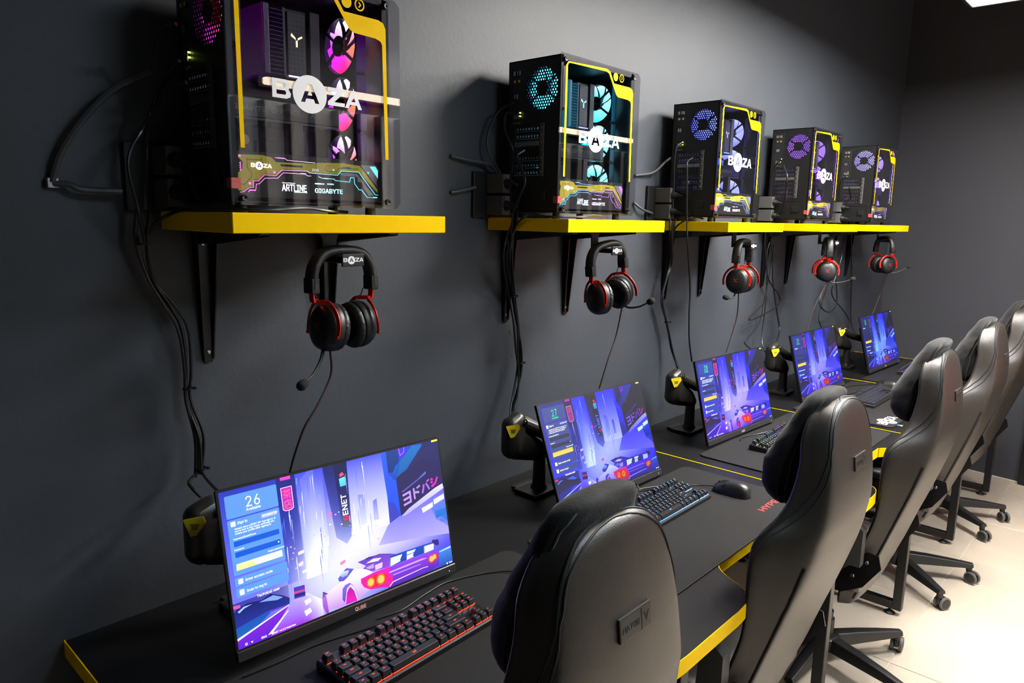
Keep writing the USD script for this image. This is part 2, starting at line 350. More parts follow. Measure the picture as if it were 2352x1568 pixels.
# ---------------------------------------------------------------- lettering
@memo
def textv(t, bold):
    m = meshkit.text_mesh(t, 1.0, .02, bold); return np.array(m.vertices), np.array(m.faces)
def text(b, t, h, m, d=.0003, bold=False, wx=1.0, w=None, center=False):
    """Adds lettering t, capitals h tall, in the frame m (x along the line, y up, z out)."""
    v, f = textv(t, bold); v = v.copy(); W = v[:, 0].max()
    sx = (w / W) if w else h * wx
    v = v * [sx, h, d / .02]
    if center: v[:, 0] -= W * sx / 2
    return b.add(v, f, m)
def P(*a): return Polygon(a)
def baza():
    """The wall-gamer club's wordmark: B, a disc with an A cut out of it, Z, A. Letter height 1."""
    Bp = Polygon([(0, 0), (.8, 0), (1.02, .1), (1.06, .28), (.93, .5), (1.02, .66), (1.02, .86), (.8, 1), (0, 1)], [[(.24, .2), (.24, .42), (.74, .42), (.79, .31), (.74, .2)], [(.24, .6), (.24, .81), (.71, .81), (.76, .71), (.71, .6)]])
    Ap = Polygon([(0, 0), (.42, 1), (.68, 1), (1.12, 0), (.87, 0), (.78, .21), (.33, .21), (.24, 0)], [[(.41, .39), (.70, .39), (.555, .75)]])
    Zp = P((0, 1), (1.05, 1), (1.05, .8), (.4, .21), (1.07, .21), (1.07, 0), (0, 0), (0, .2), (.66, .79), (0, .79))
    disc = Point(2.18, .42).buffer(1.02, quad_segs=12).difference(affinity.translate(affinity.scale(Ap, .98, 1, origin=(0, 0)), 1.63, -.03))
    return [Bp, disc, affinity.translate(Zp, 3.27, 0), affinity.translate(Ap, 4.36, -.02)]
BAZA = baza(); BW = 5.48
def logo(b, m, h, d=.0003, w=None):
    sx = w / BW if w else h
    for g in BAZA: b.ext(affinity.scale(g, sx, h, origin=(0, 0)), d, m)
    return b
def stroke(L, w): return LineString(L).buffer(w / 2, cap_style=2, join_style=2)
def cut(h):  # poly line of "x,y x,y" in millimetres
    return [tuple(float(q) / 1000 for q in p.split(',')) for p in h.split()]

# ---------------------------------------------------------------- tower computers
CH, CW, CL = .438, .192, .352          # height, width, length
GLOW = {
    'magenta': dict(top=('#b9a0ff', '#e8e0ff'), bot=('#ff1240', '#ff20b8'), left='#c020ff', right='#ff7840', net='#d020e0', net2='#ff3018', pan='#ff60d0', fill=.5),
    'cyan': dict(top=('#38d8ff', '#b8f6ff'), bot=('#30d0ff', '#80ecff'), left='#30c8ff', right='#90f0ff', net='#40c8ff', net2='#60dcff', pan='#58b8ff', fill=1.5),
    'blue': dict(top=('#6a74ff', '#b8bcff'), bot=('#5560ff', '#a0a8ff'), left='#4048ff', right='#9aa0ff', net='#4a54ff', net2='#6a78ff', pan='#7aa0ff', fill=1.2),
    'purple': dict(top=('#8a50f0', '#b088ff'), bot=('#8048e8', '#a880ff'), left='#7038e0', right='#a070ff', net='#8a50e8', net2='#7848d8', pan='#a080ff', fill=.7),
    'violet': dict(top=('#9a70ff', '#d0c0ff'), bot=('#8a60ff', '#c0a8ff'), left='#8050ff', right='#b090ff', net='#9c8cff', net2='#b0a0ff', pan='#a88cff', fill=.8),
}
M['acryl'] = glassmat('tinted_side_glass', (.80, .80, .82), 1.52)
M['case'] = mat('black_case_steel', (.007, .007, .008), .4, bump=(300, .1))
M['olive'] = mat('olive_yellow_print', (.78, .66, .03), .5)
M['silver'] = mat('silver_print', (.32, .31, .31), .45)
M['carbon'] = usdkit.material(stage, '/World/Looks/brushed_carbon', {'tc': ('texture_coordinate', {}), 'mp': ('mapping', dict(rotation=(0, .8, 0), scale=(1, 1, 1))), 'w': ('checker_texture', dict(color1=(.012, .012, .012), color2=(.045, .045, .045), scale=160.0)), 'p': ('principled_bsdf', dict(roughness=.4))}, [('tc.object', 'mp.vector'), ('mp.vector', 'w.vector'), ('w.color', 'p.base_color')], surface='p.BSDF')
M['fan'] = cdmat('lit_fan_blades', 2.8)
M['board'] = mat('black_circuit_board', (.012, .012, .014), .45, var=(90, .6))
M['fin'] = mat('dark_cooling_fins', (.05, .05, .055), .4, .6)
M['gtext'] = mat('grey_lettering', (.22, .22, .22), .5)
M['sticker'] = mat('pale_red_sticker', (.42, .07, .06), .5)
M['lan'] = emat('network_led', (.75, 1.0, .12), 3.5)
M['coin'] = mat('steel_button_cell', (.6, .56, .45), .35, 1.0)

def front(y=0.0): return frame((0, y, 0), (1, 0, 0), (0, 0, 1))          # plane facing the room: x along, y up
def rear(x=0.0): return frame((x, CW, 0), (0, -1, 0), (0, 0, 1))         # plane facing the camera end: x runs from wall side to room side
def hexholes(cx, cy, r, p, hr, n=8):
    H = []; j = -int(r / p) - 1
    while j * p * .866 <= r:
        for i in range(-int(r / p) - 2, int(r / p) + 3):
            a, c = (i + (j % 2) * .5) * p, j * p * .866
            if math.hypot(a, c) < r - hr: H.append(Point(cx + a, cy + c).buffer(hr, quad_segs=2))
        j += 1
    return H
def fan_mesh():
    fr = B(); sq = rrect(-.06, -.06, .06, .06, .008).difference(Point(0, 0).buffer(.0565, quad_segs=10)); fr.ext(sq, .025, T(0, 0, -.0125))
    hub = B().ext(Point(0, 0).buffer(.021, quad_segs=8), .004, T(0, 0, .0125))
    st = [B().ext(affinity.rotate(sbox(.019, -.0028, .058, .0028), a, origin=(0, 0)), .004, T(0, 0, .0115)) for a in (35, 145, 215, 325)]
    return fr, hub, st
FANM = fan_mesh()
def fan_glow(cols):
    """Nine pitched blades; colour by direction: top / left / bottom / right."""
    b = B(); C = []
    cT, cT2, cB, cB2, cL, cR = [np.array(hx(c)) for c in (*cols['top'], *cols['bot'], cols['left'], cols['right'])]
    def col(a, r):
        s, c = math.sin(a), math.cos(a); k = (r - .02) / .036
        wt, wb, wl, wr = max(s, 0) ** 2, max(-s, 0) ** 2, max(-c, 0) ** 2, max(c, 0) ** 2
        return wt * (cT * (1 - k) + cT2 * k) + wb * (cB * k + cB2 * (1 - k)) + wl * cL + wr * cR
    for i in range(9):
        a0 = i * 2 * math.pi / 9; V = []; 
        for r in (.018, .03, .043, .0555):
            for t in (0, .25, .5, .75, 1.0):
                a = a0 + t * .78 + (r - .018) * 9; V.append((r * math.cos(a), r * math.sin(a), .006 - .012 * t)); C.append(col(a, r))
        F = []
        for u in range(3):
            for w in range(4): q = u * 5 + w; F += [(q, q + 5, q + 6), (q, q + 6, q + 1)]
        b.add(V, F)
    return b, C
NET = None
def rear_plate():
    W, H = CW, CH - .016; p = sbox(0, 0, W, H)
    fx, fz = W - .066, .340
    p = p.difference(union_all(hexholes(fx, fz, .0605, .0088, .0031)))
    p = p.difference(sbox(.012, .246, .062, .405))                       # input plate opening
    for i in range(7): p = p.difference(sbox(.028, .104 + i * .0203, .122, .1185 + i * .0203))
    p = p.difference(sbox(.02, .012, .17, .088))
    return B().ext(p, .0015)
REAR = rear_plate()
PANEL_L = dict(
 olive='19,105 66,107 86,104 95,96 179,98 186,101 245,104 287,101 332,54 332,47 285,88 241,89 232,81 168,81 161,84 109,84 94,73 70,73 57,61 47,61 47,49 38,48 27,40 16,40 18,72 26,80 28,92 19,100',
 silver='288,103 328,104 336,95 332,78 329,68 332,60 312,80',
 silver2='236,84 281,85 284,80 304,58 322,42 309,40 297,56 294,62 291,68 281,68 281,78 240,79')
PANEL_N = ['20,37 27,38 38,46 47,47 47,59 57,59 70,71 94,71 107,82 162,83 167,80 232,79 241,88 284,88 326,43 333,43', '36,38 40,41 51,42 53,53 59,54 71,65 97,66 109,77 157,77 162,74 170,74', '187,74 195,71 223,71 226,68 261,67 263,76 272,76 273,64 284,52 290,52 305,37 331,37', '93,104 114,104 118,101 180,100']
def linemat(name, c0, c1, st):
    return usdkit.material(stage, '/World/Looks/' + name, {'tc': ('texture_coordinate', {}), 's': ('separate_xyz', {}), 'mr': ('map_range', dict(from_min=.08, from_max=.24, clamp=True)), 'r': ('rgb_ramp', {'ramp': [(0, c0), (1, c1)]}), 'e': ('emission', dict(strength=st))},
                           [('tc.object', 's.vector'), ('s.x', 'mr.value'), ('mr.result', 'r.fac'), ('r.color', 'e.color')], surface='e.emission')
def computer(k, look, x0, yg, lab):
    g = GLOW[look]; col = lambda s: hx(g[s])
    t = thing('tower_computer', lab, 'computer', T(x0, yg, Z0), 'tower computers on the yellow shelves')
    zb, zt = .018, CH
    # sheet-metal body
    b = B()
    b.box(0, .002, zt - .004, CL, CW, zt, .001); b.box(0, .002, zb, CL, CW, zb + .004, .001); b.box(0, CW - .002, zb, CL, CW, zt)
    b.box(CL - .004, .002, zb, CL, CW, zt); b.box(0, .0015, zb, .012, .004, zt); b.box(0, .0015, zt - .012, CL, .004, zt); b.box(CL - .012, .0015, zb, CL, .004, zt)
    b.box(.002, .018, .106, CL - .004, CW - .002, .109)
    obj('case_body', b, M['case'], t, False)
    obj('front_fascia', B().rbox(CL, .003, zb - .002, CL + .012, CW, zt, .004, 2), M['plas'], t)
    for fx in (.028, CL - .03):
        for fy in (.025, CW - .025): obj('foot', B().lathe([(0, 0), (.011, 0), (.0115, .002), (.0105, .018), (0, .018)], 16, T(fx, fy, 0)), M['rubber'], t)
    rp = obj('rear_panel', B().b(REAR, rear(.0015) @ T(0, zb - .002, 0)), M['case'], t, False)
    # input plate with sockets
    io = obj('input_plate', B().box(.001, CW - .0625, .262, .004, CW - .0115, .424, .0005), M['board'], t, False)
    R = rear(.0005)
    for (u, v, w, h, mt) in ((.020, .404, .009, .012, 'grey'), (.034, .404, .005, .012, 'grey'), (.042, .404, .005, .012, 'grey'), (.022, .384, .008, .008, 'goldm'), (.038, .384, .008, .008, 'goldm'), (.024, .340, .005, .013, 'grey'), (.032, .340, .005, .013, 'grey'), (.024, .285, .018, .014, 'grey')):
        obj('socket', B().box(u, v - .006, 0, u + w, v - .006 + h, .004, .0006, m=R), M[mt], io, False)
    for u in (.024, .034, .044): obj('socket', B().lathe([(.0022, 0), (.0022, .003), (.0036, .003), (.0036, 0)], 12, R @ T(u, .268, 0)), M['goldm' if u == .034 else 'grey'], io)
    obj('network_light', B().box(.046, .294, 0, .049, .297, .0045, m=R).box(.046, .285, 0, .049, .288, .0045, m=R), M['lan'], io, False)
    # expansion slot covers
    for i in range(7):
        z = .1215 + i * .0203; c = sbox(.028, 0, .122, .0135)
        for q in range(8): c = c.difference(rrect(.034 + q * .0108, .0035, .034 + q * .0108 + .005, .010, .002))
        if i == 4:
            obj('slot_cover', B().ext(sbox(.028, 0, .122, .0135), .0012, rear(.0035) @ T(0, z, 0)), M['grey'], t, False)
        else: obj('slot_cover', B().ext(c, .0012, rear(.0035) @ T(0, z, 0)), M['fin'], t, False)
    cp = obj('slot_clamp', B().rbox(.124, .117, 0, .140, .263, .006, .003, 2, m=R), M['dgrey'], t)
    for i in range(7): obj('screw', B().lathe([(0, .002), (.003, .0018), (.004, 0)], 10, R @ T(.131, .128 + i * .0203, .006)), M['fin'], cp)
    # power supply behind its opening
    ps = obj('power_supply', B().box(.004, .02, .026, .15, CW - .02, .104, .001), M['plasd'], t, False)
    H = union_all([sbox(.02, .026, .17, .104)]).difference(union_all(hexholes(.065, .064, .034, .0075, .0032)))
    obj('grille', B().ext(H, .0015, rear(.0035)), M['case'], ps, False)
    obj('power_socket', B().rbox(.118, .05, 0, .150, .078, .006, .003, 2, m=rear(.002)), M['plas'], ps)
    # rear fan
    rf = obj('fan_frame', B().b(FANM[0], frame((.02, .066, .356), (0, -1, 0), (0, 0, 1))), M['plas'], t, False)
    gb, gc = fan_glow(dict(g, top=(g['net'], g['net2']), bot=(g['net'], g['net2']), left=g['net'], right=g['net2']))
    obj('fan_blades', B().b(gb, frame((.018, .066, .356), (0, -1, 0), (0, 0, 1))), M['fan'], rf, col=gc)
    obj('fan_hub', B().b(FANM[1], frame((.018, .066, .356), (0, -1, 0), (0, 0, 1))).lathe([(0, 0), (.021, 0), (.021, .006)], 16, frame((.013, .066, .356), (0, -1, 0), (0, 0, 1))), M['plas'], rf, False)
    for st_ in FANM[2]: obj('fan_strut', B().b(st_, frame((.0175, .066, .356), (0, -1, 0), (0, 0, 1)) @ T(0, 0, -.004)), M['plas'], rf, False)
    # three front fans
    for z in (.345, .225, .105):
        m = frame((.318, .105, z + .01), (0, -1, 0), (0, 0, 1))
        ff = obj('fan_frame', B().b(FANM[0], m), M['plas'], t, False)
        gb, gc = fan_glow(g); obj('fan_blades', B().b(gb, m), M['fan'], ff, col=gc)
        hb = B().b(FANM[1], m); obj('fan_hub', hb, M['plas'], ff, False); text(lt := B(), 'QUBE', .005, m @ T(0, -.0025, .0166), .0003, True, center=True); obj('lettering', lt, M['gtext'], ff, False)
        for s in FANM[2]: obj('fan_strut', B().b(s, m), M['plas'], ff, False)
    # main board, cooler, graphics card
    mb = obj('circuit_board', B().box(.012, CW - .012, .112, .262, CW - .006, .425), M['board'], t, False)
    for (a, c, w, h, dp) in ((.03, .36, .03, .06, .03), (.20, .27, .006, .13, .034), (.212, .27, .006, .13, .034), (.235, .3, .02, .05, .015), (.14, .12, .07, .03, .012), (.05, .14, .05, .012, .01)):
        obj('component', B().box(a, CW - .012 - dp, c, a + w, CW - .012, c + h, .001), M['plas'], mb, False)
    obj('coin_cell', B().lathe([(0, .003), (.0095, .003), (.010, .0015), (.010, 0)], 20, frame((.12, CW - .013, .15), (1, 0, 0), (0, 0, 1))), M['coin'], mb)
    cl = obj('cpu_cooler', B().box(.148, .058, .262, .196, .168, .392, .001), M['dgrey'], t, False)
    fb = B()
    for i in range(16): fb.box(.113, .05, .266 + i * .0078, .143, .16, .267 + i * .0078)
    fb; fb.box(.141, .05, .264, .146, .16, .39)
    obj('cooler_fan', B().rbox(.096, .046, .262, .112, .164, .392, .004, 2), mat(f'lit_cooler_fan_{k}', (.02, .02, .025), .3, em=col('left'), es=[.035, .32, .30, .10, .12][k]), cl)
    obj('cooling_fins', fb, mat(f'painted_glow_fins_{k}', (.05, .05, .055), .4, .5, em=col('left'), es=[.01, .12, .10, .03, .03][k]), cl, False)  # fins emit faintly, standing in for fan light falling on them
    obj('cover', B().box(.150, .050, .27, .190, .058, .385, .001), M['carbon'], cl, False)
    obj('end_plate', B().box(.200, .05, .262, .222, .16, .394, .001), M['dgrey'], cl, False)
    pe = emat(f'cooler_light_{k}', col('right') if look != 'magenta' else hx('#ffb48a'), 5.0); pe2 = linemat(f'panel_light_{k}', hx(['#ff6ac8', '#58c8ff', '#8ab8ff', '#b08cff', '#b090ff'][k]), hx(['#60e0ff', '#c070ff', '#7aa8ff', '#a070ff', '#a080ff'][k]), 3.4)
    y = union_all([P((0, 0), (.0035, 0), (.0035, .012), (0, .012)), P((.004, .013), (.0145, .019), (.013, .022), (.0045, .017)), P((-.0005, .013), (-.011, .019), (-.0095, .024), (-.001, .017))])
    obj('glowing_emblem', B().ext(y, .0006, front(.0497) @ T(.168, .322, 0)), pe, cl, False)
    obj('light_bar', B().box(.150, .047, .264, .192, .050, .267), pe2, cl, False)
    gp = obj('graphics_card', B().box(.012, .03, .176, .252, .15, .214, .002), M['plas'], t, False)
    tb = B(); text(tb, 'GEFORCE RTX', .010, front(.0298) @ T(.098, .188, 0), .0004); text(tb, 'GIGABYTE', .009, front(.0298) @ T(.022, .1885, 0), .0004, True)
    obj('lettering', tb, M['gtext'], gp, False); obj('support_bracket', B().box(.02, .03, .172, .25, .04, .176).box(.14, .02, .11, .16, .04, .172), M['fin'], gp, False)
    # added fill strip, hidden behind the front lip to brighten the case inside
    obj('light_strip', B().box(.3462, .0048, .13, .3478, .0070, .42), emat(f'fill_strip_glow_{k}', col('left'), 60.0 * g['fill']), t, False)
    # printed and lit lower panel
    lp = obj('lower_panel', B().box(.006, .012, .028, CL - .006, .016, .112, .0005), M['plasd'], t, False)
    F = front(.0118); W = lambda q: Polygon(cut(PANEL_L[q])).buffer(0)
    ol = W('olive')
    for L in ('36,100 36,97 65,98 66,105', '36,97 36,82 44,74 44,66 30,52 16,51', '182,98 182,85', '200,86 208,97 214,97 206,86 228,85 236,93 262,94 284,94'): ol = ol.difference(stroke(cut(L), .0009))
    for q in ((.104, .089, .152, .093), (.243, .0935, .264, .0965)): ol = ol.difference(sbox(*q))
    ol = ol.difference(Point(.0615, .0875).buffer(.0085))
    obj('olive_print', B().ext(ol, .0003, F), M['olive'], lp, False)
    obj('silver_print', B().ext(union_all([W('silver'), W('silver2')]), .0003, F), M['silver'], lp, False)
    nl = B()
    for L in PANEL_N: nl.ext(stroke(cut(L), .0011), .0005, F)
    for (a, c, e, h) in ((.038, .0405, .051, .0425), (.147, .0765, .158, .0785), (.199, .070, .21, .072), (.099, .1032, .112, .105), (.32, .036, .33, .0385)): nl.ext(sbox(a, c, e, h), .0006, F)
    nl.ext(P((.312, .101), (.326, .102), (.333, .094), (.333, .078)), .0005, F)
    for i in range(4): nl.ext(P((.0235, .076 + i * .0042), (.0215, .0775 + i * .0042), (.0235, .079 + i * .0042), (.0225, .0775 + i * .0042)).buffer(.0004), .0005, F); nl.ext(stroke([(.173 + i * .004, .0835), (.175 + i * .004, .086), (.173 + i * .004, .0885)], .0008), .0005, F); nl.ext(stroke([(.292 + i * .0035, .049 - i * .0035), (.2955 + i * .0035, .0475 - i * .0035)], .0008), .0005, F)
    for c in ((.022, .1025), (.222, .089)): nl.ext(Point(c).buffer(.002).difference(Point(c).buffer(.001)), .0005, F)
    nl.ext(sbox(.038, .052, .042, .056), .0005, F)
    for c in ((.0905, .077), (.308, .088)): nl.ext(union_all([stroke([(c[0] - .002, c[1] - .002), (c[0] + .002, c[1] + .002)], .0012), stroke([(c[0] - .002, c[1] + .002), (c[0] + .002, c[1] - .002)], .0012)]), .0005, F)
    obj('glowing_lines', nl, pe2, lp, False)
    wl_ = B(); text(wl_, 'ARTLINE', .0125, F @ T(.105, .043, 0), .0006, True, w=.054); wl_.ext(sbox(.106, .0575, .134, .0588), .0006, F); wl_.ext(sbox(.132, .0405, .16, .042), .0006, F)
    text(wl_, 'GIGABYTE', .0085, F @ T(.177, .042, 0), .0006, True, w=.066); text(wl_, 'POWERED BY', .0026, F @ T(.178, .0585, 0), .0006, True, w=.022); text(wl_, 'GAMERS', .0022, F @ T(.206, .0592, 0), .0006, True, w=.016)
    obj('glowing_lettering', wl_, linemat(f'letter_light_{k}', (1, .75, .78) if k == 0 else (.55, .85, 1), (.3, 1, 1) if k == 0 else (.95, .75, 1), 3.6), lp, False)
    zl = B(); logo(zl, F @ T(.0435, .084, 0), .0075, .0006, .042); obj('glowing_logo', zl, emat(f'logo_light_{k}', (1, .88, .8), 3.2), lp, False)
    # side glass, overhanging towards the front
    gz0, gz1 = .014, CH + .003
    gl = obj('side_glass', B().ext(P((-.003, gz0), (.370, gz0), (.382, gz0 + .012), (.382, gz1 - .012), (.370, gz1), (-.003, gz1)), .004, front(0.0)), M['acryl'], t, False)
    for (a, c) in ((.013, CH - .012), (CL - .006, CH - .012), (.020, .027), (CL - .004, .028)):
        obj('thumb_screw', B().lathe([(0, .0005), (.002, .0005), (.0025, .003), (.0055, .0035), (.0065, .002), (.0065, -.008), (0, -.008)], 16, front(-.0042) @ T(a, c, 0)), M['plas'], gl)
    FR = front(-.0042)
    fp = '23,118 21,412 31,424 42,425 200,432 212,432 228,427 249,397 333,397 345,393 351,382 356,119 348,119 342,350 338,356 325,360 272,361 262,366 221,421 209,424 196,424 40,421 33,419 30,413 31,118'
    fr = Polygon(cut(fp)).buffer(0); fr = fr.buffer(-.0005).buffer(.0005)
    obj('yellow_print', B().ext(affinity.translate(fr, -.006, -.002), .0002, FR), M['yprint'], gl, False)
    dd = [Point(.250, .4145).buffer(.0118, quad_segs=10), Point(.281, .4145).buffer(.0118, quad_segs=10).difference(Point(.281, .4145).buffer(.0088, quad_segs=10)), stroke([(.279, .4195), (.2835, .4145), (.279, .4095)], .0028)]
    obj('yellow_discs', B().ext(union_all(dd), .0002, FR), M['yprint'], gl, False)
    lg = B(); logo(lg, FR @ T(.083, .2125, 0), .0345, .0003, .2); obj('white_logo', lg, M['wlogo'], gl, False)
    st = B().box(-.003, -.0048, .043, .014, -.0043, .062).box(-.0042, -.0045, .043, -.0036, .012, .062)
    stp = obj('sticker', st, M['sticker'], gl, False); tb = B(); text(tb, 'LINE', .004, front(-.0048) @ T(.0005, .053, 0), .0002, True, w=.009); obj('lettering', tb, M['redp'], stp, False)
    return t
M['wlogo'] = mat('white_vinyl', (.92, .91, .91), .45, em=(1, 1, 1), es=.0)
computer(0, 'magenta', .026, -.262, 'black tower computer with magenta and orange fan lights on the nearest shelf')
computer(1, 'cyan', PI + .022, -.250, 'black tower computer glowing cyan inside on the second shelf')
computer(2, 'blue', PI * 2 + .004, -.243, 'black tower computer glowing deep blue inside on the middle shelf')
computer(3, 'purple', PI * 3 - .005, -.232, 'black tower computer with dim purple fan lights on the fourth shelf')
computer(4, 'violet', PI * 4 - .002, -.233, 'black tower computer glowing pale violet on the last shelf by the far wall')

# ---------------------------------------------------------------- monitors
MW, MH = .537, .325
SU, SV, SX0, SZ0 = .527 / 1600, .2965 / 900, -.2635, MH - .0045
ART = """
1|3a48e8,b4beff|471,0 658,0 646,468 603,650 464,650
1|0c1a70,2438c8|348,0 471,0 474,640 340,640
1|4450ff,e4e4ff|841,0 1129,0 1109,490 810,476
1|0c1a60,3040c8|664,0 841,0 819,470 770,520 700,460
1|2030b0,6a70f0|0,0 348,0 340,640 0,640
2|5a62f0,a8b0ff|500,40 560,0 600,0 590,520 540,600
2|0a1246,141c70|742,0 835,0 817,425 752,405
2|8088f0,c8ccff|894,233 942,240 934,430 887,437
2|6a70e8,b8b8ff|1000,300 1030,290 1030,430 990,430
2|5a5ae0,a8a0f0|1097,486 1300,420 1600,340 1600,690 1300,640 1000,600
3|f0ffff|1384,451 1487,433 1484,466 1393,486
3|f0ffff|1497,418 1595,398 1592,434 1498,453
2|2a78d8,0c58b8|1470,470 1600,440 1600,640 1560,600 1500,560
2|3038a0,5a3cc0|0,640 340,640 336,760 0,760
3|0a1460,1c2c90|0,690 18,676 82,660 166,672 224,655 299,690 340,720 331,752 196,748 0,780
4|9ab8ff|20,690 60,672 110,674 60,684 30,700
4|7a98f0|150,680 240,668 300,700 260,705 200,690
3|0a4aa8,1860b0|0,780 200,748 212,762 100,820 0,850
2|a898ff,8a20d0|0,850 331,750 456,730 545,800 545,900 0,900
3|7a20c8,5a18c8|0,855 315,760 330,758 190,900 0,900
4|e8ecff|0,838 330,756 333,760 0,850
4|e0e0ff|177,884 318,786 324,790 205,884
4|ffffff|430,770 470,764 474,790 436,800
4|ffffff|420,830 462,822 470,850 428,864
3|4430a8,5a40c0|373,669 444,675 440,745 368,738
4|ff3a78|372,695 444,702 443,712 372,706
4|1c1c70|371,712 442,718 441,734 370,730
2|ff40c8,c830c0|375,0 443,0 442,21 375,19
3|c818a8,b020b8|374,66 440,66 440,202 374,202
3|ff4a70|776,70 800,60 812,80 780,90
3|60e0d0,50b8e0|770,98 814,92 815,150 772,150
3|ff70c0|660,300 690,290 690,310 664,318
3|ff80b0|700,620 740,612 740,630 704,640
2|f0d8ff|430,470 470,466 470,484 430,490
2|d8c0ff|420,540 455,530 455,550 424,560
2|e8c8ff|440,590 490,584 488,600 444,606
3|ff50a0|0,650 40,655 40,672 0,668
0|2a3cd0,3038b0|1129,0 1600,0 1600,420 1215,470 1097,500
2|2058f0,1a48d8|1108,0 1149,0 1147,157 1204,208 1206,464 1162,352 1118,337 1111,148
3|0c3a88,0c2c78|1149,0 1248,0 1246,94 1215,110 1185,150 1149,145
3|0c5ac0,1040a8|1210,113 1255,99 1206,197 1177,202 1175,155
3|0c6cb8,0c58a8|1236,99 1316,46 1373,2 1460,15 1304,153 1206,194
2|1c2260,221e58|1465,0 1600,0 1600,323 1205,201
3|201c58,241c50|1205,201 1455,107 1596,194 1600,327 1207,457
4|5a68d0,4850b8|1233,297 1383,243 1459,204 1462,221 1246,304
4|d8d0ff,a8a0f8|1211,458 1280,422 1519,340 1595,323 1600,359 1239,465
3|f4f4ff,b880f0|677,745 703,733 743,711 796,690 856,712 889,725 931,761 834,770 830,798 851,831 893,862 822,879 794,898 655,893 631,891 578,875 559,844 593,772
4|5a58c0|673,715 710,685 741,669 794,690 740,728 710,742 678,735
5|c8d8f8,8a88e0|688,699 710,682 757,686 743,714 705,719
4|7a60d8,5038b0|695,787 718,770 751,767 776,794 794,843 798,896 708,891 685,854
5|d8c8ff|700,881 724,797 754,777 776,797 790,838 797,891 789,900 787,884 775,826 751,792 733,804 709,885
6|b00890,e010b0|705,885 723,818 751,798 771,826 788,884 784,894
4|5a3cb8,8a40d0|826,658 891,654 913,650 965,655 996,654 1074,677 1139,700 1074,704 1060,764 928,750 880,722 860,712 884,699
5|ece4ff|886,685 945,671 1009,684 980,697
5|d0c0ff|951,717 1013,715 1004,749 950,750
5|b0a0f0|878,712 944,704 940,732 905,728
5|3a2488|887,652 926,653 959,663 890,661
4|ff10b0,e00888|834,770 935,760 1006,761 1060,764 1054,800 1078,823 1076,868 1040,889 894,859 851,831 834,799
5|ff1838|865,795 898,777 968,779 1024,793 1036,831 1000,857 921,852 876,832
4|8c38e0,4a18a8|1060,764 1346,767 1481,777 1483,798 1380,798 1381,826 1402,848 1474,848 1473,883 1394,897 1038,900 1031,890 1071,866 1078,823 1050,799
5|b8a0ff|1050,799 1055,795 1327,791 1370,798 1372,803 1063,805
5|b098ff|1078,823 1088,821 1316,824 1318,828 1084,829
5|d8c8ff|1040,889 1071,866 1099,864 1331,855 1375,859 1377,864 1330,860 1103,871 1075,873 1044,894
5|0a48b8,1a38a0|1075,695 1356,703 1436,707 1450,716 1360,712 1352,761 1067,763
6|f4f8ff|1078,709 1175,712 1151,744 1154,753 1069,763
6|f4f8ff|1214,708 1291,711 1273,728 1211,727
6|e8ecff|1210,732 1268,731 1260,752 1268,758 1205,761
6|e0e0ff|1366,716 1449,720 1442,761 1359,763
6|301c78|1439,692 1494,703 1495,741 1471,742 1436,711
5|ff0850,d00848|1379,805 1412,792 1473,795 1479,821 1455,841 1407,850 1385,831
3|3a80e0,1848a8|1486,779 1596,780 1600,900 1473,887
4|b8d8ff|1484,792 1596,780 1595,792 1493,797
4|b070d8,8838c0|551,790 562,766 576,780 581,900 562,898 546,847
4|2a2868|559,758 596,787 576,780 549,800
"""
def strokes(S, x, y, w, h, sk=0.0):
    out = []
    for L in S.split('/'):
        q = [tuple(float(c) / 10 for c in p.split(',')) for p in L.split()]
        out.append([(x + a * w, y + c * h + sk * a * w) for a, c in q])
    return out
CHA = '0.5,2 9.5,2/3.2,0.5 3.2,3.2/6.8,0.5 6.8,3.2/5,3 0.5,6/5,3 9.5,6/1.5,6.8 8.5,6.8/5,5 5,10/3,8 1.5,9.6/7,8 8.5,9.6'
TEN = '1,1.8 9.5,1.8/5.2,0 5.2,1.8/1.6,1.8 0.6,9.8/5.4,3 5.4,6/5.4,4.2 9,4.2/3,6 8.6,6 8.6,9.6 3,9.6 3,6'
KANA = ['0.5,1 9,1 9,9 0.5,9/1,5 9,5', '2.5,0 2.5,10/2.5,4 8.5,6/6.5,0.5 7.5,2.2/8.6,0 9.6,1.8', '3.4,2 2.4,6 0.6,9.5/6,2 8,6 9.4,9.5/7.6,0 8.4,1.4/9,-0.4 9.8,1', '0.8,1 3.4,2.4/0.4,4 3,5.4/1,9.4 6,7.6 9.2,2.4']
@memo
def gridcut(ps):
    g = Polygon([tuple(map(float, p.split(','))) for p in ps.split()]).buffer(0).intersection(sbox(0, 0, 1600, 900)); out = []; x0, y0, x1, y1 = g.bounds
    for i in range(int(x0 // 50), int(x1 // 50) + 1):
        for j in range(int(y0 // 50), int(y1 // 50) + 1):
            c = g.intersection(sbox(i * 50, j * 50, i * 50 + 50, j * 50 + 50))
            for q in getattr(c, 'geoms', [c]):
                if q.geom_type == 'Polygon' and q.area > 1: out.append(list(q.exterior.coords)[:-1])
    return out
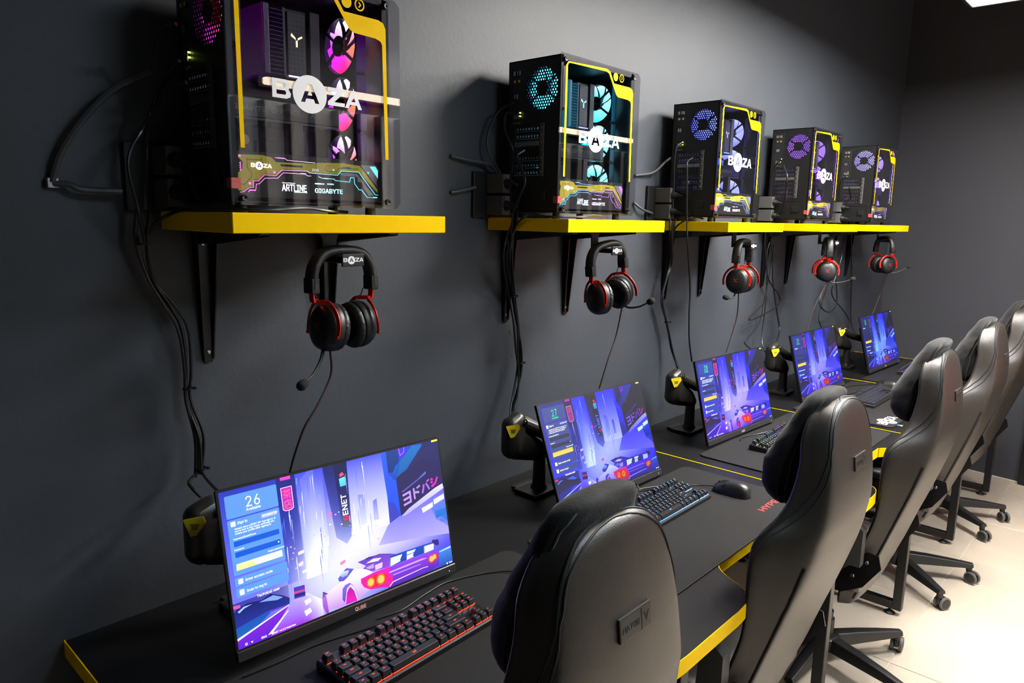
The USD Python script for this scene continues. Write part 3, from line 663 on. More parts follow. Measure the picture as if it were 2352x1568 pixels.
def screen_mesh(num, look):
    """The picture on a screen, as flat coloured areas that give off light. look 0: washed bright; 1..: deeper and bluer."""
    b = B(); 
    def tone(c):
        c = np.asarray(c, float)
        if look == 0: return c
        k = [None, (.52, .62, 1.0), (.62, .52, 1.05), (.36, .36, .85), (.22, .45, .75)][look]
        return (c ** 1.9) * np.array(k) * 1.15
    def add(pts, cols, lay, raw=False):
        pts = np.array(pts, float); tri = mapbox_earcut.triangulate_float64(pts, np.array([len(pts)], np.uint32)).reshape(-1, 3)
        cols = [np.array(c) for c in cols]
        if len(cols) == 2:
            t = (pts[:, 1] - pts[:, 1].min()) / max(1e-6, np.ptp(pts[:, 1])); C = cols[0] * (1 - t[:, None]) + cols[1] * t[:, None]
        else: C = np.repeat(cols[0][None], len(pts), 0)
        v = np.stack([SX0 + np.clip(pts[:, 0], 0, 1600) * SU, np.full(len(pts), -.0008 - lay * .00012), SZ0 - np.clip(pts[:, 1], 0, 900) * SV], 1)
        n = np.cross(v[tri[:, 1]] - v[tri[:, 0]], v[tri[:, 2]] - v[tri[:, 0]])[:, 1]; tri[n > 0] = tri[n > 0][:, ::-1]
        b.V.append(v); b.F.append(tri + b.n); b.n += len(v); b.C.append(C if raw else tone(C))
    def geo(g, col, lay, raw=False):
        for q in getattr(g, 'geoms', [g]):
            if q.is_empty: continue
            if len(q.interiors):
                x0, y0, x1, y1 = q.bounds; xm = sum(q.interiors[0].xy[0]) / len(q.interiors[0].xy[0])
                geo(q.intersection(sbox(x0 - 1, y0 - 1, xm, y1 + 1)), col, lay, raw); geo(q.intersection(sbox(xm, y0 - 1, x1 + 1, y1 + 1)), col, lay, raw)
            elif q.geom_type == 'Polygon': add(list(q.exterior.coords)[:-1], [col], lay, raw)
    # soft sky behind everything
    gx, gy = np.meshgrid(np.linspace(0, 1600, 33), np.linspace(0, 900, 19)); g = np.stack([gx, gy], -1)
    def blob(x, y, rx, ry): return np.exp(-((g[..., 0] - x) / rx) ** 2 - ((g[..., 1] - y) / ry) ** 2)[..., None]
    C = np.array(hx('#3a3ce0')) * np.ones((19, 33, 1)); C = C + blob(650, 660, 330, 300) * .6 + blob(980, 420, 260, 250) * np.array([.5, .5, .5]) + blob(1300, 600, 300, 120) * np.array([.35, .3, .4]) - blob(1500, 60, 300, 220) * np.array([.06, .05, .5])
    C = np.clip(C, .005, 1.0)
    v = np.stack([SX0 + gx * SU, np.full(gx.shape, -.0006), SZ0 - gy * SV], -1).reshape(-1, 3)
    i, j = np.meshgrid(np.arange(18), np.arange(32), indexing='ij'); q = np.stack([i * 33 + j, (i + 1) * 33 + j, (i + 1) * 33 + j + 1, i * 33 + j + 1], -1).reshape(-1, 4)
    b.V.append(v); b.F.append(np.vstack([q[:, [0, 1, 2]], q[:, [0, 2, 3]]])); b.n += len(v); b.C.append(tone(C.reshape(-1, 3)))
    def glow(p):
        x, y = p[:, 0], p[:, 1]; g_ = np.where(y < 740, .95 * np.exp(-((x - 600) / 190) ** 2 - ((y - 720) / 240) ** 2), .95 * np.exp(-((x - 600) / 120) ** 2 - ((y - 720) / 110) ** 2)) + .55 * np.exp(-((x - 575) / 75) ** 2) * np.clip((y - 60) / 500, 0, 1) + .4 * np.exp(-((x - 870) / 150) ** 2 - ((y - 620) / 170) ** 2)
        return np.clip(g_, 0, 1)[:, None]
    for L in ART.strip().split('\n'):
        lay, cs, ps = L.split('|'); lay = int(lay); cs = [np.array(hx(c)) for c in cs.split(',')]; pts = [tuple(map(float, p.split(','))) for p in ps.split()]
        if lay > 2: add(pts, cs, lay); continue
        y0, y1 = min(p[1] for p in pts), max(p[1] for p in pts)
        for q in gridcut(ps):                     # large areas are cut into cells so that the glow can run across them
            q = np.array(q); t = ((q[:, 1] - y0) / (y1 - y0))[:, None]; C = cs[0] * (1 - t) + cs[-1] * t; C = C + (np.array([.93, .96, 1]) - C) * glow(q)
            tri = mapbox_earcut.triangulate_float64(q, np.array([len(q)], np.uint32)).reshape(-1, 3); v = np.stack([SX0 + q[:, 0] * SU, np.full(len(q), -.0008 - lay * .00012), SZ0 - q[:, 1] * SV], 1)
            n = np.cross(v[tri[:, 1]] - v[tri[:, 0]], v[tri[:, 2]] - v[tri[:, 0]])[:, 1]; tri[n > 0] = tri[n > 0][:, ::-1]
            b.V.append(v); b.F.append(tri + b.n); b.n += len(v); b.C.append(tone(C))
    W = (1, 1, 1)
    # fine vertical lights on the towers
    random.seed(9)
    for _ in range(46):
        x = random.choice([random.uniform(350, 470), random.uniform(480, 650), random.uniform(665, 830), random.uniform(850, 1000)]); y = random.uniform(20, 560); add([(x, y), (x + random.uniform(2, 4), y), (x - 2, y + random.uniform(40, 200)), (x - 4, y + 30)], [hx(random.choice(['#d8dcff', '#9aa8ff', '#f0f4ff', '#5a70ff']))], 3)
    for _ in range(40):
        x, y = random.uniform(345, 1000), random.uniform(300, 640); s = random.uniform(3, 9); add([(x, y), (x + s * 1.6, y), (x + s * 1.6, y + s), (x, y + s)], [hx(random.choice(['#ffffff', '#ffb0f0', '#b0c8ff', '#ff80c0']))], 4)
    sg = stroke([(372, 64), (442, 64), (440, 194), (424, 204), (388, 204), (372, 194), (372, 64)], 5); geo(sg, hx('#ffc8f0'), 4)
    for S, yy in ((CHA, 74), (TEN, 138)):
        for L in strokes(S, 380, yy, 54, 56): geo(stroke(L, 5), hx('#ff6a90'), 5)
    for n, S in enumerate(KANA):
        for L in strokes(S, 1236 + n * 84, 318 - n * 18, 74, 84 - n * 6, -.2): geo(stroke(L, 15), hx(['#b890f0', '#b088f0', '#b060e8', '#e018c0'][n]), 5)
    geo(stroke([(1256, 0), (1262, 50), (1296, 34), (1300, 0)], 5), hx('#ff50c8'), 4)
    for (x, y, r) in ((903, 815, 33), (982, 820, 37), (1413, 819, 26), (1440, 813, 22)):
        geo(Point(x, y).buffer(r, quad_segs=5), hx('#ff5a20'), 6); geo(Point(x, y).buffer(r * .72, quad_segs=5), hx('#ffc060'), 7)
        if look: geo(Point(x, y).buffer(r * .3, quad_segs=4), hx('#ff6a20'), 8)
    # the sign-in panels
    pc, pf, pn = [(hx('#5a92f4'), hx('#0a54cc'), W), (hx('#2c3f8c'), hx('#141c40'), hx('#20f090')), (hx('#1440a8'), hx('#0a2068'), hx('#30ffa0')), (hx('#1c2a80'), hx('#141c58'), hx('#18e0a0')), (hx('#0c1c58'), hx('#0a1440'), hx('#18d090'))][look]
    for q in ((28, 30, 346, 162), (28, 170, 346, 488), (28, 500, 351, 552), (28, 560, 351, 614)): geo(rrect(*q, 8), pc, 6, True)
    for q in ((50, 295, 328, 326), (50, 357, 328, 388)): geo(rrect(*q, 4), pf, 7, True)
    add([(50, 424), (330, 424), (330, 462), (46, 462)], [hx('#ffc23c'), hx('#ffd25a')] if look else [hx('#ffe9a8'), hx('#ffdf88')], 7, True)
    if look == 0: add([(140, 424), (330, 424), (330, 462), (170, 462)], [(1, 1, .97), (1, .98, .88)], 8, True)
    geo(rrect(231, 183, 329, 207, 4), hx('#a8b0f8') if look == 0 else tuple(c * 1.8 for c in pc), 7, True)
    for q in ((46, 181, 75, 209), (47, 511, 76, 540), (47, 572, 75, 604)): geo(rrect(*q, 5), W if look < 3 else hx('#40d8f0'), 7, True)
    add([(1542, 0), (1598, 0), (1598, 14), (1542, 14)], [hx('#ffe060')], 7, True)
    def wr(t, x, y, h, col=W, bold=True, w=None):
        v, f = textv(t, bold); v = v.copy(); s = (w / v[:, 0].max()) if w else h
        vv = np.stack([SX0 + (x + v[:, 0] * s) * SU, -.0017 - v[:, 2] / .02 * .0001, SZ0 - (y - v[:, 1] * h) * SV], 1); b.add(vv, f, None, np.asarray(col, float))
    wr(num, 142 if look == 0 else 150, 118, 60, pn, False, 94 if look == 0 else 80); wr('Available', 146, 140, 15, pn)
    wr('Sign in', 84, 201, 14); wr('Enter access code', 88, 533, 14); wr('Scan to log in', 88, 596, 14); wr('Technical user', 142, 648, 15)
    if look < 3:
        wr('NO SENET ID?', 238, 199, 10); wr('Already have a SENET ID? Just sign in. If', 64, 230, 10, w=252); wr("you're new to this venue, we'll help you", 64, 244, 10, w=240); wr('create your profile after signing in.', 64, 258, 10, w=222)
        wr('Username/Email/Phone', 49, 286, 9); wr('Password', 48, 348, 9); wr('Forgot password?', 242, 412, 9); wr('SENET v4.0.0 WebView', 200, 890, 10); wr('ENG', 136, 890, 12); wr('ENG', 1562, 898, 10)
        geo(Point(46, 884).buffer(8, quad_segs=4).difference(Point(46, 884).buffer(4, quad_segs=3)), W, 8, True); geo(P((72, 880), (88, 880), (80, 890)), W, 8, True); geo(Point(1545, 893).buffer(7, quad_segs=3), W, 8, True)
        geo(Point(316, 371).buffer(5, quad_segs=3), W, 8, True)
    # the club system's name up the dark tower
    v, f = textv('SENET', True); v = v.copy(); s = 172 / v[:, 0].max(); Lc = np.where(v[:, 0:1] * s < 34, np.array([hx('#ff2850')]), np.array([[1, 1, 1]]) if look == 0 else np.array([hx('#a0b8f0')]))
    vv = np.stack([SX0 + (803 - (1 - v[:, 1]) * 0 + v[:, 1] * -38 + 2) * SU, -.0018 - v[:, 2] / .02 * .0001, SZ0 - (374 - v[:, 0] * s) * SV], 1); vv[:, 0] = SX0 + (766 + (1 - v[:, 1]) * 38) * SU; b.add(vv, f); b.C.append(tone(Lc))
    return b
def monitor(k, x, y, z, yaw, tilt, roll, num, look, lab):
    """x, y, z: the upper left corner of the front."""
    m = T(x, y, z + .03) @ RZ(D(yaw)) @ RX(D(tilt)) @ RY(D(roll)) @ T(MW / 2, 0, -MH)
    t = thing('monitor', lab, 'monitor', m, 'monitors on the desks')
    bk = B(); bk.rbox(-MW / 2, .001, 0, MW / 2, .010, MH, .003, 2); bk.rbox(-MW / 2 + .03, .008, .03, MW / 2 - .03, .030, MH - .06, .01, 2)
    obj('back_cover', bk, M['plas'], t)
    be = B(); be.ext(sbox(-MW / 2, 0, MW / 2, MH).difference(sbox(SX0, SZ0 - .2965, -SX0, SZ0)), .002, frame((0, .001, 0), (1, 0, 0), (0, 0, 1)))
    obj('bezel', be, M['plas'], t, False)
    ch = obj('chin', B().box(-MW / 2, -.004, 0, MW / 2, .004, .0205, .0018), M['dchin'], t, False)
    lt = B(); text(lt, 'QUBE', .0075, frame((0, -.0041, .006), (1, 0, 0), (0, 0, 1)), .0003, True, center=True); obj('lettering', lt, M['silver' if look else 'chinlet'], ch, False)
    obj('power_light', B().lathe([(0, .0008), (.0012, 0)], 8, frame((.247, -.004, .008), (1, 0, 0), (0, 0, 1))), M['pled'], ch)
    s = screen_mesh(num, look); obj('display', s, M['screen'] if look == 0 else M['screen2'], t, col=np.vstack(s.C))
    return m
M['screen'] = cdmat('lit_display', 1.35); M['screen2'] = cdmat('lit_display_deep', 1.25)
M['dchin'] = mat('satin_black_plastic', (.022, .021, .022), .3)
M['chinlet'] = mat('pink_grey_lettering', (.8, .45, .42), .5)
M['pled'] = emat('blue_power_light', (.2, .4, 1.0), 6.0)
MON = [(-.0417, -.2752, 1.0867, -1.86, -12.5, .6, '26', 0, 'bright monitor showing 26 in white, nearest the camera'),
       (PI - .0342, -.2394, 1.0709, .47, -20.5, 1.1, '27', 1, 'monitor showing a green 27, partly behind the front chair'),
       (PI * 2 - .0783, -.2486, 1.0788, -2.5, -14.6, .35, '28', 2, 'monitor showing a green 28 on a violet city picture'),
       (PI * 3 - .0395, -.2188, 1.0674, -1.9, -15.5, -.37, '29', 3, 'dim monitor showing a green 29, fourth from the camera'),
       (PI * 4 - .0819, -.2536, 1.0814, -1.64, -15.3, .19, '30', 4, 'small distant blue monitor showing 30 by the far wall')]
MM = [monitor(k, *a) for k, a in enumerate(MON)]

# ---------------------------------------------------------------- monitor arms
M['warn'] = mat('yellow_warning_label', (.80, .62, .01), .45)
M['armp'] = mat('arm_black_plastic', (.016, .0155, .014), .33)
def capsule_hull(pts): # convex body round several spheres (centre, radius)
    v, _ = sphere(7); return hull(np.vstack([v * r + np.array(c) for c, r in pts]))
def arm(k, lab):
    x0 = PI * k; Mv = MM[k]; V = (Mv @ [0, .03, .17, 1])[:3]; nrm = Mv[:3, 1]
    t = thing('monitor_stand', lab, 'monitor stand', None, 'monitor stands at the back of the desks')
    bx, by = x0 + .095, -.150; ex, ey, ez = x0 - .002, -.125, 1.005
    obj('clamp_base', B().rbox(bx - .065, by - .045, DZ, bx + .05, by + .05, DZ + .014, .005, 2).rbox(bx - .05, by + .05, DZ - .0, bx + .04, by + .075, DZ + .012, .004, 2), M['armp'], t)
    obj('post', B().lathe([(0, 0), (.026, 0), (.026, .006), (.021, .012), (.019, .10), (.021, .105), (0, .105)], 20, T(bx, by, DZ + .0135)), M['armp'], t)
    lo = B(); lo.add(*capsule_hull([((bx, by, DZ + .125), .024), ((bx - .01, by + .004, DZ + .15), .022), ((ex + .012, ey, ez - .075), .030), ((ex + .03, ey, ez - .03), .026)]))
    obj('lower_arm', lo, M['armp'], t, 30)
    el = B(); el.add(*capsule_hull([((ex - .008, ey, ez - .065), .032), ((ex - .010, ey, ez + .005), .030), ((ex + .018, ey, ez + .018), .026), ((ex + .022, ey, ez - .04), .026)]))
    e = obj('elbow_housing', el, M['armp'], t, 30)
    d = np.array([-.62, -.78, 0.1]); d /= np.linalg.norm(d); u = np.cross([0, 0, 1.0], d); u /= np.linalg.norm(u); w = np.cross(d, u)
    lb = Polygon([(-.018, .012), (.016, .017), (.019, .008), (.002, -.016), (-.006, -.018)]).buffer(.003)
    o = np.array([ex - .009, ey, ez - .004]) + d * .0322
    lbp = obj('warning_label', B().ext(lb, .0006, frame(o, u, w)), M['warn'], e, False)
    obj('label_print', B().ext(union_all([sbox(-.006, -.006, .006, -.004), sbox(-.006, -.002, .008, 0), sbox(-.008, .002, .009, .004)]), .0003, frame(o + d * .0006, u, w)), M['plas'], lbp, False)
    obj('joint_bolt', B().lathe([(0, .006), (.004, .006), (.005, .003), (.010, .003), (.011, 0)], 16, frame((ex + .022, ey - .026, ez + .016), (1, 0, 0), (0, 0, 1))), M['chrome'], e)
    Vb = V + nrm * .035
    up = B(); up.add(*capsule_hull([((ex + .02, ey, ez + .014), .021), ((ex + .05, ey - .003, ez + .005), .023), (tuple(Vb * .5 + np.array([ex, ey, ez]) * .5 + [0, .01, 0]), .021)])); up.add(*capsule_hull([(tuple(Vb * .5 + np.array([ex, ey, ez]) * .5 + [0, .01, 0]), .021), (tuple(Vb), .018)]))
    obj('upper_arm', up, M['armp'], t, 30)
    h = B().b(B().rbox(-.05, .0, -.05, .05, .006, .05, .002, 2).cyl((0, .006, 0), (0, .04, 0), .02), Mv @ T(0, .0302, .17)); obj('mount_plate', h, M['armp'], t)
for k in range(5): arm(k, 'black jointed stand with yellow label, behind the ' + ['bright monitor nearest the camera', 'monitor showing a green 27', 'monitor with the violet city picture', 'dim monitor fourth from the camera', 'small distant monitor by the far wall'][k])

# ---------------------------------------------------------------- mouse mats
def mat_thing(k, x0, y1, lab, extra=None):
    t = thing('mouse_mat', lab, 'mouse mat', T(x0, y1, DZ), 'large cloth mats on the desks')
    obj('cloth', B().ext(rrect(0, -.432, .85, 0, .028), .003, T(0, 0, .0002)), M['pad'], t, False)
    rim = LineString(list(rrect(.001, -.431, .849, -.001, .027).exterior.coords)); obj('stitched_edge', B().ext(rim.buffer(.0011), .0004, T(0, 0, .003)), M['plas'], t, False)
    if extra == 'red':
        b = B(); text(b, 'HYPERX', .020, T(.652, -.372, .0031), .0002, True, w=.175); obj('lettering', b, M['redp'], t, False)
        obj('foil_label', B().box(.786, -.4325, .0030, .806, -.40, .0036), M['silver'], t, False)
    if extra == 'white':
        b = B(); logo(b, T(.03, -.40, .0031), .04, .0002, .17); obj('printed_logo', b, M['white'], t, False)
        obj('sewn_tag', B().box(.06, -.446, .0012, .082, -.431, .0026), M['leafblue'], t, False); obj('sewn_tag', B().box(.06, -.452, .0012, .082, -.446, .0026), M['yprint'], t, False)
mat_thing(0, -.170, -.357, 'dark cloth mouse mat under the red-lit keyboard')
mat_thing(1, .741, -.360, 'dark cloth mouse mat with red lettering, under the blue-lit keyboard', 'red')
mat_thing(2, 1.731, -.334, 'dark cloth mouse mat under the rainbow-lit keyboard')
mat_thing(3, 2.655, -.313, 'dark cloth mouse mat with white logo, under the unlit keyboard', 'white')
mat_thing(4, 3.585, -.330, 'dark cloth mouse mat on the desk by the far wall')

# ---------------------------------------------------------------- keyboards
U = .01905
ROWS = [[(0, 1), (2, 1), (3, 1), (4, 1), (5, 1), (6.5, 1), (7.5, 1), (8.5, 1), (9.5, 1), (11, 1), (12, 1), (13, 1), (14, 1), (15.25, 1), (16.25, 1), (17.25, 1)],
        [(i, 1) for i in range(13)] + [(13, 2), (15.25, 1), (16.25, 1), (17.25, 1)],
        [(0, 1.5)] + [(1.5 + i, 1) for i in range(12)] + [(13.5, 1.5), (15.25, 1), (16.25, 1), (17.25, 1)],
        [(0, 1.75)] + [(1.75 + i, 1) for i in range(11)] + [(12.75, 2.25)],
        [(0, 2.25)] + [(2.25 + i, 1) for i in range(10)] + [(12.25, 2.75), (16.25, 1)],
        [(0, 1.25), (1.25, 1.25), (2.5, 1.25), (3.75, 6.25), (10, 1.25), (11.25, 1.25), (12.5, 1.25), (13.75, 1.25), (15.25, 1), (16.25, 1), (17.25, 1)]]
LEG = ['Esc F1 F2 F3 F4 F5 F6 F7 F8 F9 F10 F11 F12 Prt Scr Pau'.split(), '~ 1 2 3 4 5 6 7 8 9 0 - = Back Ins Hom PgU'.split(), 'Tab Q W E R T Y U I O P [ ] \\ Del End PgD'.split(), 'Caps A S D F G H J K L ; \' Enter'.split(), 'Shift Z X C V B N M , . / Shift ^'.split(), 'Ctrl Win Alt _ Alt Fn Mnu Ctrl < v >'.split()]
PADX = [(18.5 + i, 1) for i in range(4)]
@memo
def keycap(w, h0, flat):
    a, d = w * U - .0008, U - .0008; c = .0012; tw, td = (a - .0058, d - .006) if not flat else (a - .002, d - .002)
    def ring(x, y, z, cc): return [(-x / 2 + cc, -y / 2, z), (x / 2 - cc, -y / 2, z), (x / 2, -y / 2 + cc, z), (x / 2, y / 2 - cc, z), (x / 2 - cc, y / 2, z), (-x / 2 + cc, y / 2, z), (-x / 2, y / 2 - cc, z), (-x / 2, -y / 2 + cc, z)]
    V = np.array([ring(a, d, 0, c), ring(tw + .0016, td + .0016, h0 - .0009, .0018), ring(tw, td, h0, .0022)], float); V[1:, :, 1] += .0008; F = []
    for i in range(2):
        for j in range(8): p, q, r, s = i * 8 + j, i * 8 + (j + 1) % 8, (i + 1) * 8 + (j + 1) % 8, (i + 1) * 8 + j; F += [(p, q, r), (p, r, s)]
    F += [(16, 16 + j, 17 + j) for j in range(1, 7)]
    return V.reshape(-1, 3), np.array(F)
def glowmat(name, cols, strength):
    """Backlight: one colour, or colours running across the keyboard."""
    if len(cols) == 1: return emat(name, hx(cols[0]), strength)
    return usdkit.material(stage, '/World/Looks/' + name, {'tc': ('texture_coordinate', {}), 's': ('separate_xyz', {}), 'mr': ('map_range', dict(from_min=-.18, from_max=.18)), 'r': ('rgb_ramp', {'ramp': [(i / (len(cols) - 1), hx(c)) for i, c in enumerate(cols)]}), 'e': ('emission', dict(strength=strength))},
                           [('tc.object', 's.vector'), ('s.x', 'mr.value'), ('mr.result', 'r.fac'), ('r.color', 'e.color')], surface='e.emission')
M['keycap'] = mat('black_keycap', (.014, .014, .016), .35); M['keyplate'] = mat('black_key_plate', (.02, .02, .022), .3, .4)
M['keydim'] = mat('grey_key_print', (.12, .12, .12), .5)
def keyboard(x, y, yaw, lab, cols, es, lit=True, cable=None, ls=1.0):
    m = T(x, y, DZ + .0036) @ RZ(D(yaw)); full = not lit; n = 18.25 + (4.25 if full else 0); kw, kd = n * U, 6.5 * U
    t = thing('keyboard', lab, 'keyboard', m, 'keyboards on the mouse mats'); tl = RX(D(3.0))
    hw, hd = kw / 2 + .006, kd / 2 + .005
    case = B(); case.add(*hull([(sx * hw, sy * hd, z) for sx in (-1, 1) for sy, zt in ((-1, .013), (1, .022)) for z in (.001, zt - .0025)] + [(sx * (hw - .0025), sy * (hd - .0025), zt) for sx in (-1, 1) for sy, zt in ((-1, .0135), (1, .0222))]))
    obj('case', case, M['plas' if lit else 'plasd'], t, False)
    PL = T(0, 0, .0180) @ tl
    obj('key_plate', B().box(-kw / 2, -kd / 2, -.0012, kw / 2, kd / 2, 0, m=PL), M['keyplate'], t, False)
    g = glowmat('key_light_' + lab.split()[0].replace('-', '_'), cols, es) if lit else None; gl = B(); lg = B()
    yrow = [0, 1.5, 2.5, 3.5, 4.5, 5.5]; hgt = [.0115, .0110, .0098, .0090, .0092, .0100] if lit else [.005] * 6
    for r in range(6):
        keys = ROWS[r] + ([(18.5 + i, 1) for i in range(4)] if full and 0 < r < 6 else [])
        for i, (kx, w) in enumerate(keys):
            cx, cy = (kx + w / 2) * U - kw / 2, kd / 2 - (yrow[r] + .5) * U; K = PL @ T(cx, cy, .0030 if lit else .001)
            v, f = keycap(w, hgt[r], full); kp = obj('key', B().add(v, f, K), M['keycap'], t, False)
            if lit: gl.box(-.003 if w < 6 else -.03, .0045, -.0030, .003 if w < 6 else .03, .0062, -.0012, m=K); gl.box(-w * U / 2 + .0015, -.0105, -.0030, w * U / 2 - .0015, -.0088, -.0022, m=K); gl.box(w * U / 2 - .0006, -.008, -.0030, w * U / 2 + .0006, .008, -.0026, m=K)
            s = LEG[r][i] if i < len(LEG[r]) else '0'
            if s != '_': text(lg, s, .0030 if len(s) == 1 else .0021, K @ T(0, .0012, hgt[r] + .0001), .00012, True, center=True)
            else: lg.ext(union_all([stroke([(-.004, .002), (0, -.001), (-.003, -.002)], .0012), stroke([(.004, .002), (0, 0), (.004, -.002)], .0012)]), .0001, K @ T(0, 0, hgt[r] + .0001))
    obj('key_legends', lg, glowmat('legend_light_' + lab.split()[0].replace('-', '_'), cols, es * ls) if lit else M['keydim'], t, False)
    if lit: obj('backlight', gl, g, t, False)
    if cable: obj('cable', B().tube(cable, .0021, 6, 6, np.linalg.inv(m)), M['cable'], t)
ZC = DZ + .0061
keyboard(.236, -.512, 1.5, 'red-lit mechanical keyboard in front of the monitor showing 26', ['#ff2814'], 7.5, cable=[(.26, -.44, ZC + .012), (.2, -.405, ZC), (.10, -.38, ZC), (.02, -.378, ZC), (-.05, -.372, ZC)], ls=1.3)
keyboard(1.192, -.506, 0.5, 'blue-lit mechanical keyboard half hidden by the front chair', ['#3a78ff', '#7ab4ff'], 5.0, cable=[(1.30, -.435, ZC + .012), (1.29, -.40, ZC), (1.24, -.37, ZC), (1.22, -.372, ZC)])
keyboard(2.108, -.497, 4, 'rainbow-lit mechanical keyboard behind the second chair', ['#fff2a0', '#a0ff90', '#30e0e0', '#5060ff', '#b040ff', '#ff40c0'], 4.0, cable=[(2.2, -.42, ZC + .012), (2.14, -.385, ZC), (2.05, -.36, ZC), (2.0, -.372, ZC)])
keyboard(3.165, -.522, 0, 'unlit full-size black keyboard beside the third chair', ['#ffffff'], 0, False, cable=[(3.2, -.44, ZC + .01), (3.1, -.40, ZC), (2.98, -.37, ZC), (2.9, -.372, ZC)])
keyboard(4.06, -.50, 2, 'violet-lit keyboard at the far end, almost hidden by a chair', ['#a040ff', '#6040ff'], 4.0)

# ---------------------------------------------------------------- mice
def mouse(x, y, yaw, lab, cable):
    m = T(x, y, DZ + .0036) @ RZ(D(yaw)); t = thing('computer_mouse', lab, 'mouse', m, 'mice on the mouse mats'); L = []
    for s in np.linspace(-1, 1, 22):  # s: -1 back .. 1 front
        yy = s * .062; e = max(0.0, 1 - abs(s) ** 3.2) ** .5; w = (.031 - .003 * math.cos(s * 2.4 + .4)) * e + .0012; h = (.039 * (1 - .30 * (s + .25) ** 2) - .004 * s) * (e ** .6) + .001; P_ = []
        for a in np.linspace(0, 2 * math.pi, 24, endpoint=False):
            c, sn = math.cos(a), math.sin(a); xx = w * np.sign(c) * abs(c) ** .75; zz = h * (max(sn, 0) ** .8) if sn > 0 else 0.0; P_.append((xx * (1 - .10 * (zz / .04)), yy, .001 + zz))
        L.append(P_)
    obj('shell', B().loft(L), M['mouse'], t, 60)
    obj('scroll_wheel', B().lathe([(0, -.003), (.009, -.003), (.010, -.0015), (.010, .0015), (.009, .003), (0, .003)], 18, frame((0, .038, .0235), (0, 1, 0), (0, 0, 1))), M['rubber'], t)
    for s in (-1, 1): obj('button', B().add(*hull([(s * .002, .058, .017), (s * .021, .054, .012), (s * .024, .014, .031), (s * .002, .012, .0385), (s * .002, .035, .0345), (s * .002, .058, .012), (s * .021, .054, .008), (s * .023, .014, .02), (s * .002, .012, .02)])), M['plas'], t, 30)
    obj('cable', B().tube(cable, .0017, 6, 6, np.linalg.inv(m)), M['cable'], t)
M['mouse'] = mat('black_mouse_shell', (.016, .0155, .015), .36)
mouse(1.462, -.598, 2, 'black mouse on the mat with red lettering', [(1.46, -.538, ZC + .006), (1.44, -.49, ZC), (1.38, -.43, ZC), (1.30, -.385, ZC), (1.25, -.372, ZC)])
mouse(3.455, -.505, 0, 'black mouse right of the unlit full-size keyboard', [(3.455, -.445, ZC + .006), (3.44, -.40, ZC), (3.36, -.36, ZC), (3.30, -.35, ZC)])
mouse(.625, -.57, 0, 'black mouse hidden behind the cushion of the front chair', [(.625, -.51, ZC + .006), (.57, -.43, ZC), (.46, -.382, ZC), (.38, -.385, ZC), (.30, -.40, ZC), (.24, -.39, ZC)])
